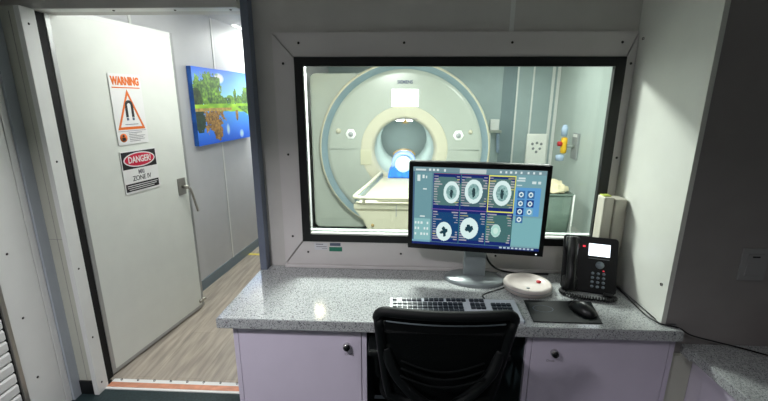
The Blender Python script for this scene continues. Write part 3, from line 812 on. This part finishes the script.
    for v in (0.295, 0.405, 0.505, 0.605):
        for u in (0.83, 0.90):
            k += 1
            if k == 8: break
            rect(u-0.027, u+0.027, v-0.045, v+0.045, C3(26, 60, 130) if k in (4, 5) else C3(60, 110, 160) if k != 6 else C3(120, 176, 200))
            d = ((U-u)/0.017)**2+((V-v)/0.032)**2
            img[d < 1] = C3(226, 244, 246); img[d < 0.25] = C3(70, 120, 150)
    return np.clip(img, 0, 1)
M['screen'] = attr_mat('monitor_picture', 0.72, 0.25)
painted_grid('screen', 0.597, 0.386, 300, 190, screen, M['screen'], hsg, (0, -0.0065, 0))

# cables lying on the worktop
tag(MB().tube(smooth_path([(0.40, -0.075, 1.02), (0.43, -0.055, 0.86), (0.48, -0.06, 0.79), (0.56, -0.06, 0.765), (0.66, -0.052, 0.757), (0.76, -0.05, 0.756)]), 0.0055, 8).build('video_cable', M['black']),
    'thick black cable drooping behind the monitor towards the telephone', 'cable')
tag(MB().tube(smooth_path([(0.33, -0.085, 1.0), (0.29, -0.06, 0.905), (0.30, -0.055, 0.885), (0.36, -0.055, 0.88), (0.375, -0.06, 0.95)]), 0.006, 8).build('power_cable', M['black']),
    'short black cable loop below the monitor, left of its stand', 'cable')
tag(MB().tube(smooth_path([(0.52, -0.12, 0.7535), (0.50, -0.20, 0.7535), (0.44, -0.245, 0.7535), (0.395, -0.275, 0.7535), (0.372, -0.30, 0.7535), (0.376, -0.325, 0.7535)]), 0.003, 6).build('keyboard_cable', M['black']),
    'thin black cable curling on the worktop behind the keyboard', 'cable')

# round dish device
pk = thing('round_speaker', 'ivory round dish shaped device with a red mark on the worktop', 'device', (0.603, -0.212, 0.7502))
pk.scale = (0.92, 0.92, 1.0)
MB().lathe([(0.0001, 0.0), (0.108, 0.0), (0.120, 0.008), (0.122, 0.026), (0.116, 0.036), (0.104, 0.037), (0.094, 0.028), (0.07, 0.018), (0.0001, 0.014)], 56).build('dish', M['puck'], pk)
MB().lathe([(0.121, 0.0215), (0.1235, 0.0215), (0.1235, 0.0245), (0.121, 0.0245)], 56).build('rim_seam', M['greybox'], pk)
MB().lathe([(0.0001, 0.0195), (0.008, 0.0195), (0.009, 0.014)], 14, 'z', (-0.005, -0.03, 0)).build('button', M['greybox'], pk)
MB().lathe([(0.0001, 0.027), (0.012, 0.0265), (0.013, 0.020)], 16, 'z', (0.070, 0.035, 0.0)).build('red_mark', M['red'], pk)

# keyboard
kb = thing('keyboard', 'silver white keyboard with charcoal keys behind the chair back', 'keyboard', (0.222, -0.456, 0.7502), R(1.0))
kb.scale = (0.97, 1, 1)
KW, KD = 0.564, 0.150
MB().prism([(-KD/2, 0), (KD/2, 0), (KD/2, 0.026), (KD/2-0.006, 0.030), (-KD/2, 0.013)], 'x', -KW/2, KW/2, 0.002).build('keyboard_body', M['kbd'], kb)
km = MB().prism([(-0.0105, 0), (0.0105, 0), (0.009, 0.008), (-0.009, 0.008)], 'x', -0.0105, 0.0105, 0.0015)
k0 = km.build('key', M['key'], kb)
rowz = lambda y: 0.013 + (y+KD/2)/(KD-0.006)*0.017
first = True; nk = 0
for r_, y in enumerate((0.056, 0.028, 0.0055, -0.017, -0.0395, -0.062)):
    xs = []
    if r_ == 0: xs = [-0.262] + [-0.219+0.0225*i for i in range(4)] + [-0.119+0.0225*i for i in range(4)] + [-0.019+0.0225*i for i in range(4)] + [0.084, 0.1065, 0.129]
    else: xs = [-0.262+0.0225*i for i in range(14)] + ([0.084, 0.1065, 0.129] if r_ in (1, 2, 5) else []) + [0.176+0.0225*i for i in range(4)]
    for x in xs:
        if nk >= 98: break
        nk += 1
        if first: o = k0; first = False
        else:
            o = k0.copy(); COL.objects.link(o)
        o.parent = kb; o.location = (x, y, rowz(y)-0.001); o.rotation_euler = (R(6.7), 0, 0)
        if r_ == 0: o.scale = (0.95, 0.8, 1)

# mouse pad and mouse
mp = thing('mouse_pad', 'black mouse mat with faint oval print at the worktop front', 'mouse mat', (0.690, -0.418, 0.7502), R(0))
MB().prism([(-0.139, 0.086), (0.160, 0.086), (0.125, -0.094), (-0.152, -0.094)], 'z', 0, 0.004, 0.001).build('mat', mat('mat_black', srgb(8, 16, 18), 0.55, spec=0.2), mp)
pr = MB().lathe([(0.97, 0.0041), (1.0, 0.0046), (1.03, 0.0041)], 48)
o = pr.build('print_ring', M['slate'], mp); o.scale = (0.042, 0.028, 1); o.location = (-0.078, 0.012, 0)
ms = thing('mouse', 'black computer mouse on the mouse mat', 'mouse', (0.775, -0.420, 0.7544), R(28))
ms.scale = (1.15, 1.12, 1.1)
b_ = bmesh.new(); bmesh.ops.create_uvsphere(b_, u_segments=28, v_segments=18, radius=1)
for v in b_.verts:
    x, y, z = v.co
    v.co = (x*0.032*(1-0.12*y), y*0.056, max(z, -0.05)*0.036*(1-0.18*y*y) + 0.002)
mm_ = MB(); mm_.bm.free(); mm_.bm = b_
mm_.build('mouse_shell', M['black'], ms, smooth=True)
MB().cyl((-0.003, 0.030, 0.026), 0.009, 0.006, 'x', 18).build('scroll_wheel', M['greybox'], ms)
tag(MB().tube(smooth_path([(0.752, -0.368, 0.766), (0.750, -0.345, 0.761), (0.785, -0.322, 0.755), (0.792, -0.300, 0.7535), (0.778, -0.282, 0.7535)]), 0.0022, 6).build('mouse_cable', M['black']),
    'thin black mouse cable leading back to the telephone', 'cable')

# ================================================================== TELEPHONE
ph = thing('desk_telephone', 'black desk telephone with lit display in the worktop corner', 'telephone', (0.886, -0.225, 0.7502), R(-17))
ph.scale = (1.12, 1.12, 1.0)
PT = R(-20)   # face leans back
MB().prism([(-0.012, 0), (0.115, 0), (0.118, 0.012), (0.095, 0.225), (0.070, 0.225), (-0.012, 0.012)], 'x', -0.085, 0.095, 0.004).build('phone_stand', M['black'], ph)
body = MB().prism(rrect(0.210, 0.256, 0.014, cx=-0.006, cy=0.128), 'y', -0.012, 0.014, 0.004).build('phone_body', M['black'], ph, (0, -0.012, 0.006), (PT, 0, 0))
MB().box(-0.013, 0.068, -0.0145, -0.012, 0.168, 0.225, 0.0005).build('display', M['lcd'], body)
MB().box(-0.012, 0.067, -0.0145, -0.012, 0.154, 0.158).build('softkey_row', M['greybox'], body)
MB().lathe([(0.0001, -0.018), (0.014, -0.017), (0.017, -0.012)], 24, 'y', (0.033, 0, 0.128)).build('navigation_key', M['phonekey'], body)
MB().box(-0.036, -0.026, -0.0145, -0.012, 0.205, 0.213).build('message_light', M['redled'], body)
MB().box(0.045, 0.051, -0.0145, -0.012, 0.100, 0.105).build('message_light', M['redled'], body)
k1 = None
for j in range(4):
    for i in range(3):
        if k1 is None: k1 = MB().lathe([(0.0001, -0.0155), (0.0058, -0.015), (0.0065, -0.012)], 14, 'y').build('dial_key', M['phonekey'], body); o = k1
        else: o = k1.copy(); COL.objects.link(o); o.parent = body
        o.location = (0.008+0.021*i, 0, 0.088-0.020*j)
hs = MB()
pts = smooth_path([(-0.080, -0.030, 0.012), (-0.078, -0.048, 0.05), (-0.078, -0.046, 0.12), (-0.078, -0.046, 0.19), (-0.078, -0.030, 0.240)], 6)
n_ = len(pts)
hs.tube(pts, 0.02, 16, radii=[0.010+0.014*(1-math.sin(PI*i/(n_-1)))+0.010*math.sin(PI*i/(n_-1)) for i in range(n_)])
hs.box(-0.110, -0.050, -0.044, -0.013, 0.002, 0.065, 0.012).box(-0.106, -0.050, -0.042, -0.013, 0.188, 0.250, 0.012)
hs.build('handset', M['black'], body)
cpts = []
base = smooth_path([(0.790, -0.225, 0.765), (0.755, -0.235, 0.763), (0.752, -0.268, 0.763), (0.800, -0.305, 0.763), (0.860, -0.318, 0.763), (0.925, -0.332, 0.763), (0.962, -0.318, 0.763), (0.955, -0.292, 0.763), (0.93, -0.280, 0.763)], 40)
for i, p in enumerate(base):
    a = i*0.9
    d = (base[min(i+1, len(base)-1)] - base[max(i-1, 0)]).normalized()
    s_ = d.cross(Vector((0, 0, 1)))
    cpts.append(p + s_*0.0075*math.cos(a) + Vector((0, 0, 1))*0.0075*math.sin(a))
hcd = MB().tube(cpts, 0.0038, 6).build('handset_cord', M['black'], ph)
hcd.matrix_parent_inverse = (Matrix.Translation(Vector((0.886, -0.225, 0.7502))) @ Matrix.Rotation(R(-17), 4, 'Z') @ Matrix.Diagonal((1.12, 1.12, 1.0, 1))).inverted()

# holder with two upright handsets in the corner
hh = thing('handset_holder', 'pair of upright off white handsets on the return panel behind the telephone', 'wall holder', (1.0573, -0.085, 0.955))
MB().box(-0.006, 0, -0.05, 0.034, -0.01, 0.165, 0.001).build('holder_plate', M['handset'], hh)
a_ = MB().box(-0.112, -0.064, -0.052, 0.016, -0.16, 0.235, 0.006).build('handset', M['handset'], hh)
MB().box(-0.106, -0.070, -0.030, 0.008, 0.2345, 0.240, 0.001).build('cap', M['limecap'], a_)
a_ = MB().box(-0.060, -0.006, -0.055, 0.026, -0.16, 0.228, 0.006).build('handset', M['handset'], hh)
MB().box(-0.064, -0.060, -0.03, 0.02, 0.02, 0.19).build('spacer', M['greybox'], hh)

# long black cable running along the return panel and over to the right
tag(MB().tube(smooth_path([(1.02, -0.10, 0.7545), (1.040, -0.13, 0.755), (1.041, -0.22, 0.754), (1.034, -0.34, 0.754), (1.030, -0.43, 0.754), (1.046, -0.50, 0.755), (1.090, -0.520, 0.754), (1.118, -0.522, 0.745), (1.17, -0.512, 0.712), (1.26, -0.512, 0.688), (1.36, -0.53, 0.672), (1.46, -0.575, 0.6635), (1.60, -0.66, 0.6635)]), 0.0032, 8).build('wall_cable', M['black']),
    'thin black cable running along the return panel down to the lower worktop', 'cable')

# ================================================================== OFFICE CHAIR
ch_ = thing('office_chair', 'black mesh back office chair pushed up to the desk', 'chair', (0.146, -0.50, 0), 0)
def backpt(x, z):   # back plane leans away from the desk towards the top
    t_ = (z-0.50)/0.46
    return (x, -0.165 - 0.115*t_ - 0.03*(1-(x/0.25)**2), z)
out = []
zt, zb = 0.939, 0.50
wt, wb = 0.232, 0.185
def bw_(z): return wb + (wt-wb)*((z-zb)/(zt-zb))**0.7 if z > zb else wb
loop = []
for z in np.linspace(zb+0.03, zt-0.03, 12): loop.append((bw_(z), z))
for a in range(0, 91, 18): loop.append((wt-0.03+0.03*math.cos(R(a)), zt-0.03+0.03*math.sin(R(a))))
for x in np.linspace(wt-0.06, -(wt-0.06), 12): loop.append((x, zt))
for a in range(90, 181, 18): loop.append((-(wt-0.03)+0.03*math.cos(R(a)), zt-0.03+0.03*math.sin(R(a))))
for z in np.linspace(zt-0.03, zb+0.03, 12): loop.append((-bw_(z), z))
for x in np.linspace(-(wb-0.05), wb-0.05, 8): loop.append((x, zb))
MB().tube([backpt(x, z) for x, z in loop], 0.0175, 12, closed=True).build('back_frame', M['chair'], ch_)
def sheet(name, x_of, z0, z1, m, off=0.0, nx=20, nz=18, thick=0.002):
    b = MB(); G = []
    for j in range(nz+1):
        z = z0+(z1-z0)*j/nz; row = []
        for i in range(nx+1):
            x = x_of(z)*(2*i/nx-1); p = backpt(x, z)
            row.append((p[0], p[1]+off, p[2]))
        G.append(row)
    A = [[b.bm.verts.new(p) for p in r] for r in G]; B = [[b.bm.verts.new((p[0], p[1]+thick, p[2])) for p in r] for r in G]
    for j in range(nz):
        for i in range(nx):
            b.bm.faces.new([A[j][i], A[j][i+1], A[j+1][i+1], A[j+1][i]]); b.bm.faces.new([B[j][i], B[j+1][i], B[j+1][i+1], B[j][i+1]])
    for j in range(nz):
        b.bm.faces.new([A[j][0], A[j+1][0], B[j+1][0], B[j][0]]); b.bm.faces.new([A[j][nx], B[j][nx], B[j+1][nx], A[j+1][nx]])
    for i in range(nx):
        b.bm.faces.new([A[0][i], B[0][i], B[0][i+1], A[0][i+1]]); b.bm.faces.new([A[nz][i], A[nz][i+1], B[nz][i+1], B[nz][i]])
    return b.build(name, m, ch_, smooth=False)
sheet('back_mesh', lambda z: bw_(z)-0.008, zb, zt-0.004, M['mesh'])
sheet('mesh_hem', lambda z: wt-0.030, zt-0.041, zt-0.036, M['piping'], off=-0.006, nz=1)
sheet('top_band', lambda z: wt-0.018, zt-0.036, zt-0.010, M['fabric'], off=-0.003, nz=3)
sheet('side_band', lambda z: bw_(z)-0.022, zt-0.075, zt-0.042, M['fabric'], off=-0.004, nz=3)
for k in range(3):
    MB().tube([(x, backpt(x, 0.68)[1]-0.014-0.01*k, 0.700-0.024*k-0.035*math.cos(x/0.15*PI/2)+0.02) for x in np.linspace(-0.15, 0.15, 15)], 0.004, 8).build('lumbar_rib', M['fabric'], ch_)
MB().box(-0.15, 0.15, -0.205, -0.185, 0.60, 0.70, 0.008).build('lumbar_pad', M['fabric'], ch_)
for s_ in (-1, 1):
    MB().tube(smooth_path([(s_*0.205, -0.235, 0.77), (s_*0.175, -0.245, 0.68), (s_*0.11, -0.235, 0.58), (s_*0.04, -0.215, 0.50), (s_*0.02, -0.15, 0.42)]), 0.02, 12).build('back_strut', M['chair'], ch_)
    ar = MB().tube(smooth_path([(s_*0.20, 0.02, 0.44), (s_*0.245, 0.02, 0.46), (s_*0.250, 0.0, 0.60), (s_*0.250, 0.0, 0.645)]), 0.014, 10).build('armrest_post', M['chair'], ch_)
    MB().box(s_*0.250-0.032, s_*0.250+0.032, -0.13, 0.11, 0.645, 0.672, 0.011).build('armrest_pad', M['chair'], ch_)
MB().prism(rrect(0.47, 0.44, 0.08, cx=0, cy=0.06), 'z', 0.445, 0.505, 0.018).build('seat', M['fabric'], ch_)
MB().box(-0.10, 0.10, -0.17, 0.14, 0.395, 0.444, 0.01).build('tilt_mechanism', M['chair'], ch_)
MB().cyl((0, 0.02, 0.12), 0.026, 0.28).build('gas_lift', M['steel'], ch_)
MB().cyl((0, 0.02, 0.065), 0.05, 0.06).build('base_hub', M['chair'], ch_)
for k in range(5):
    a = R(90+72*k); c_, s_ = math.cos(a), math.sin(a)
    lg = MB().tube([(c_*0.03, 0.02+s_*0.03, 0.10), (c_*0.16, 0.02+s_*0.16, 0.09), (c_*0.27, 0.02+s_*0.27, 0.075)], 0.02, 10, radii=[0.026, 0.021, 0.016]).build('leg', M['chair'], ch_)
    MB().cyl((c_*0.27-0.012*s_-0.0, 0.02+s_*0.27+0.012*c_, 0.0285), 0.028, 0.024, 'x', 20).build('caster', M['black'], lg)

# ================================================================== SCANNER
sc = thing('mri_scanner', 'large round white scanner with open bore behind the window', 'medical scanner', (0.012, 2.45, 0))
CZ = 1.09
MB().prism(rrect(0.62, 1.765, 0.07, cx=-0.74, cy=1.0325), 'y', 0.035, 0.30, 0.015).build('side_cover', M['scan'], sc)
MB().prism(rrect(0.62, 0.10, 0.02, cx=-0.72, cy=0.052), 'y', 0.06, 0.30).build('plinth', M['mintdark'], sc)
MB().box(-0.80, 0.80, 0.30, 1.45, 0.0, 0.60, 0.01).build('pedestal', M['scan'], sc)
MB().lathe([(0.90, 1.45), (0.93, 1.35), (0.93, 0.30)], 72, 'y', (0, 0, CZ)).lathe([(0.336, 1.45), (0.90, 1.45)], 72, 'y', (0, 0, CZ)).build('magnet_body', M['scan'], sc)
MB().lathe([(0.93, 0.32), (0.955, 0.20), (0.962, 0.05), (0.955, -0.01), (0.942, -0.03), (0.930, -0.030)], 96, 'y', (0, 0, CZ)).build('outer_rim', M['scancream'], sc)
MB().lathe([(0.930, -0.030), (0.915, -0.026), (0.885, 0.0), (0.868, 0.012)], 96, 'y', (0, 0, CZ)).build('ring_band', M['scanblue'], sc)
MB().lathe([(0.868, 0.012), (0.862, 0.004), (0.82, 0.0), (0.50, -0.012), (0.486, -0.012)], 96, 'y', (0, 0, CZ)).build('front_cover', M['scan'], sc)
MB().lathe([(0.486, -0.012), (0.482, -0.006), (0.479, -0.0125), (0.474, -0.013), (0.380, -0.013), (0.366, -0.011), (0.350, 0.004), (0.341, 0.04), (0.337, 0.085)], 96, 'y', (0, 0, CZ)).build('bore_collar', M['scancream'], sc)
MB().lathe([(0.337, 0.085), (0.335, 0.12), (0.333, 0.20), (0.332, 1.42), (0.333, 1.45)], 96, 'y', (0, 0, CZ)).build('bore_liner', M['bore'], sc)
MB().box(-0.10, 0.10, 0.35, 1.25, CZ+0.302, CZ+0.310).build('bore_light', M['lamp'], sc)
MB().box(-0.838, -0.485, -0.0145, -0.004, 1.098, 1.102).build('cover_seam', M['scanline'], sc)
MB().box(0.485, 0.838, -0.0145, -0.004, 1.098, 1.102).build('cover_seam', M['scanline'], sc)
MB().box(-1.045, -0.80, 0.0335, 0.036, 1.60, 1.602).build('cover_seam', M['scanline'], sc)
MB().box(-0.142, 0.148, -0.022, -0.004, 1.565, 1.748, 0.004).build('display', M['display'], sc)
text('maker_text', 'SIEMENS', 0.050, M['slate'], sc, (0.0, -0.011, 1.822), bold=0.0015, sx=0.9)
MB().box(-0.95, -0.76, 0.0335, 0.036, 1.810, 1.818).build('cover_marking', M['scanline'], sc)
for i, (x, z, r_) in enumerate(((-0.736, 1.296, 0.028), (0.730, 1.295, 0.024))):
    MB().lathe([(0.0001, -0.022), (r_*0.8, -0.02), (r_, -0.004), (r_, 0.002)], 24, 'y', (x, 0, z)).build('call_button', M['scancream'], sc)
for x, z in ((-0.596, 1.264), (0.598, 1.256)):
    kn = MB().lathe([(0.0001, -0.018), (0.050, -0.018), (0.062, -0.006), (0.062, 0.0)], 6, 'y', (x, 0, z)).build('control_knob', M['white'], sc)
    MB().lathe([(0.0001, -0.024), (0.028, -0.024), (0.030, -0.017)], 20, 'y', (x, 0, z)).build('knob_centre', M['greybox'], kn)
MB().box(-0.105, 0.138, -0.024, -0.0135, 1.432, 1.438).build('laser_slot', M['inkgrey'], sc)
MB().prism([(-0.03, 1.385), (0.05, 1.385), (0.03, 1.40), (0.018, 1.43), (0.0, 1.43), (-0.014, 1.40)], 'y', -0.024, -0.0005).build('laser_marker', M['brown'], sc)
MB().box(-0.49, -0.365, -0.020, -0.0095, 0.92, 1.09, 0.003).build('service_flap', mat('pale_khaki', srgb(172, 171, 146), 0.4), sc)

# patient table
pt = thing('patient_table', 'white patient table leading into the scanner bore', 'patient table', (0.02, 1.20, 0))
def tw(y, a=0.43, b_=0.265): return a+(b_-a)*y/1.22
MB().prism([(-tw(0), 0), (tw(0), 0), (tw(1.21), 1.21), (-tw(1.21), 1.21)], 'z', 0.735, 0.790, 0.01).build('table_deck', M['scancream'], pt)
MB().prism([(-0.235, 0.06), (0.235, 0.06), (0.180, 1.3), (0.175, 1.9), (-0.175, 1.9), (-0.180, 1.3)], 'z', 0.7915, 0.815, 0.008).build('table_top', M['padwhite'], pt)
for s_ in (-1, 1):
    MB().tube(smooth_path([(s_*0.36, 0.0, 0.838), (s_*0.408, 0.015, 0.840), (s_*0.42, 0.08, 0.84), (s_*tw(0.6, 0.42, 0.26), 0.6, 0.84), (s_*tw(1.18, 0.42, 0.26), 1.18, 0.84)]), 0.018, 12).build('side_rail', M['scancream'], pt)
    MB().prism([(s_*0.428, 0.07), (s_*0.392, 0.07), (s_*0.238, 1.2), (s_*0.268, 1.2)], 'z', 0.790, 0.834).build('rail_skirt', M['scanblue'], pt)
MB().tube([(x, 0.0, 0.838) for x in np.linspace(-0.365, 0.365, 9)], 0.018, 12).build('end_bar', M['scancream'], pt)
for s_ in (-1, 1): MB().box(s_*0.345-0.012, s_*0.345+0.012, 0.0, 0.03, 0.788, 0.83).build('bar_support', M['scancream'], pt)
MB().prism([(-0.425, 0.734), (0.425, 0.734), (0.36, 0.655), (0.315, 0.56), (0.30, 0.44), (-0.30, 0.44), (-0.315, 0.56), (-0.36, 0.655)], 'y', 0.0, 0.22, 0.010).build('end_cover', M['scancream'], pt)
MB().prism([(-0.33, 0.734), (0.33, 0.734), (0.28, 0.60), (0.24, 0.44), (-0.24, 0.44), (-0.28, 0.60)], 'y', 0.221, 1.20, 0.010).build('table_body', M['scan'], pt)
MB().box(-0.22, 0.22, 0.12, 1.1, 0.08, 0.44, 0.02).build('pedestal', M['scan'], pt)
MB().box(-0.27, 0.27, 0.08, 1.15, 0.0, 0.08, 0.02).build('pedestal_foot', M['mintdark'], pt)
MB().box(-0.075, -0.068, -0.004, 0.0, 0.68, 0.785).build('seam', M['greybox'], pt)
MB().cyl((-0.27, -0.006, 0.60), 0.014, 0.008, 'y', 14).build('bolt', M['brown'], pt)

# head coil with blue pads, on the table in the bore
hc = thing('head_coil', 'blue and lavender head coil at the mouth of the scanner bore', 'head coil', (0.012, 2.25, 0.8154))
MB().prism([(-0.172, 0), (0.172, 0), (0.160, 0.07), (0.110, 0.125), (-0.110, 0.125), (-0.160, 0.07)], 'y', -0.06, 0.22, 0.012).build('pad', M['blue'], hc)
MB().lathe([(0.128, 0.28), (0.132, 0.0), (0.120, -0.02), (0.092, -0.02), (0.098, 0.0), (0.098, 0.28)], 48, 'y', (0, 0, 0.150), R(-20), R(200)).build('coil_arch', M['lav'], hc)
MB().lathe([(0.0001, -0.052), (0.078, -0.050), (0.090, -0.035), (0.090, 0.10), (0.0001, 0.10)], 40, 'y', (-0.006, -0.015, 0.148)).build('round_cushion', M['mintdisc'], hc)
MB().lathe([(0.150, 0.03), (0.164, 0.03), (0.164, 0.06), (0.150, 0.06)], 40, 'y', (0, 0, 0.145), R(40), R(140)).build('cable_loom', M['brown'], hc)

# ================================================================== SCANNER ROOM FITTINGS
ob = thing('outlet_panel', 'white square electrical outlet panel on the back wall of the scanner room', 'outlet', (2.03, 4.1478, 0.90))
MB().box(-0.15, 0.15, -0.05, 0, -0.25, 0.25, 0.012).build('panel_box', mat('bright_white_plastic', srgb(246, 247, 240), 0.35), ob)
for x, z in ((-0.065, 0.10), (0.0, 0.115), (0.065, 0.10), (-0.05, 0.03), (0.05, 0.03), (0, -0.02)):
    MB().lathe([(0.0001, -0.056), (0.018, -0.056), (0.020, -0.05)], 16, 'y', (x, 0, z)).build('socket', M['greybox'], ob)
br_ = thing('wall_bracket', 'white wall bracket with a coiled cord beside the scanner ring', 'bracket', (1.385, 4.1598, 1.22))
MB().box(-0.065, 0.065, -0.04, 0, -0.02, 0.14, 0.006).build('bracket_box', M['white'], br_)
MB().box(-0.10, 0.10, -0.09, 0, -0.06, -0.02, 0.005).build('shelf', M['scan'], br_)
MB().box(-0.095, -0.055, -0.06, -0.02, -0.36, -0.06, 0.004).build('hook_arm', M['white'], br_)
cc = []
for i in range(120):
    t_ = i/119
    cc.append((0.05+0.022*math.cos(i*0.7)+0.02*t_, -0.05+0.02*math.sin(i*0.7), -0.06-0.30*t_))
MB().tube(cc, 0.006, 6).build('coiled_cord', M['bluetint'], br_)

gs = thing('gas_outlet', 'grey gas outlet plate with yellow and red couplings on the side wall', 'gas outlet', (2.2998, 3.36, 1.05))
MB().box(-0.03, 0, -0.085, 0.085, -0.17, 0.17, 0.006).build('outlet_plate', M['greybox'], gs)
MB().box(-0.034, -0.03, -0.06, 0.06, 0.12, 0.16).build('plate_label', M['white'], gs)
MB().cyl((-0.13, 0, 0.0), 0.028, 0.10, 'x', 20).build('coupling', M['scanline'], gs)
MB().lathe([(0.0001, -0.11), (0.036, -0.10), (0.042, -0.05), (0.036, 0.0), (0.042, 0.05), (0.036, 0.10), (0.0001, 0.11)], 24, 'z', (-0.165, 0, 0.01)).build('regulator', M['yellow'], gs)
MB().cyl((-0.245, 0, 0.03), 0.032, 0.05, 'x', 20).build('control_knob', M['red'], gs)
MB().lathe([(0.0001, 0), (0.038, 0.005), (0.042, 0.11), (0.02, 0.15), (0.0001, 0.15)], 20, 'z', (-0.175, 0, 0.13)).build('flow_tube', M['bluetint'], gs)
MB().lathe([(0.0001, 0), (0.05, 0.01), (0.055, 0.08), (0.0001, 0.09)], 20, 'z', (-0.20, 0, -0.20)).build('collecting_cup', M['bluetint'], gs)

hm = thing('laundry_hamper', 'grey green laundry hamper standing in the scanner room corner', 'hamper', (1.80, 2.75, 0))
b = MB()
prof = [(0.17, 0.05), (0.183, 0.30), (0.188, 0.565)]
rings = []
for w_, z in prof:
    ring = []
    for (x, y) in rrect(2*w_+0.02, 2*w_+0.02, 0.04, 4):
        k = 1+0.02*math.sin(9*math.atan2(y, x)+z*20)
        ring.append(b.bm.verts.new((x*k, y*k, z)))
    rings.append(ring)
for A, B in zip(rings, rings[1:]):
    for i in range(len(A)): b.bm.faces.new([A[i], A[(i+1) % len(A)], B[(i+1) % len(A)], B[i]])
b.bm.faces.new(list(reversed(rings[0]))); b.bm.faces.new(rings[-1])
b.build('bag', M['bag'], hm, smooth=True)
MB().tube([(x, y, 0.57) for x, y in rrect(0.405, 0.405, 0.04, 4)], 0.011, 8, closed=True).build('top_frame', M['bag'], hm)
for sx in (-1, 1):
    for sy in (-1, 1):
        MB().tube([(sx*0.198, sy*0.198, 0.0), (sx*0.198, sy*0.198, 0.575)], 0.011, 8).build('leg', M['white'], hm)
b = bmesh.new(); bmesh.ops.create_icosphere(b, subdivisions=4, radius=1)
from mathutils import noise as mn
for v in b.verts:
    n = v.co.copy(); k = 1+0.25*mn.noise(n*2.6)+0.12*mn.noise(n*7)
    v.co = Vector((n.x*0.178*k, n.y*0.178*k, max(n.z, -0.02)*0.125*k))
q = MB(); q.bm.free(); q.bm = b
tag(q.build('used_linen', M['linen'], None, (1.80, 2.75, 0.590), smooth=True), 'crumpled cream linen heaped on top of the hamper', 'linen')
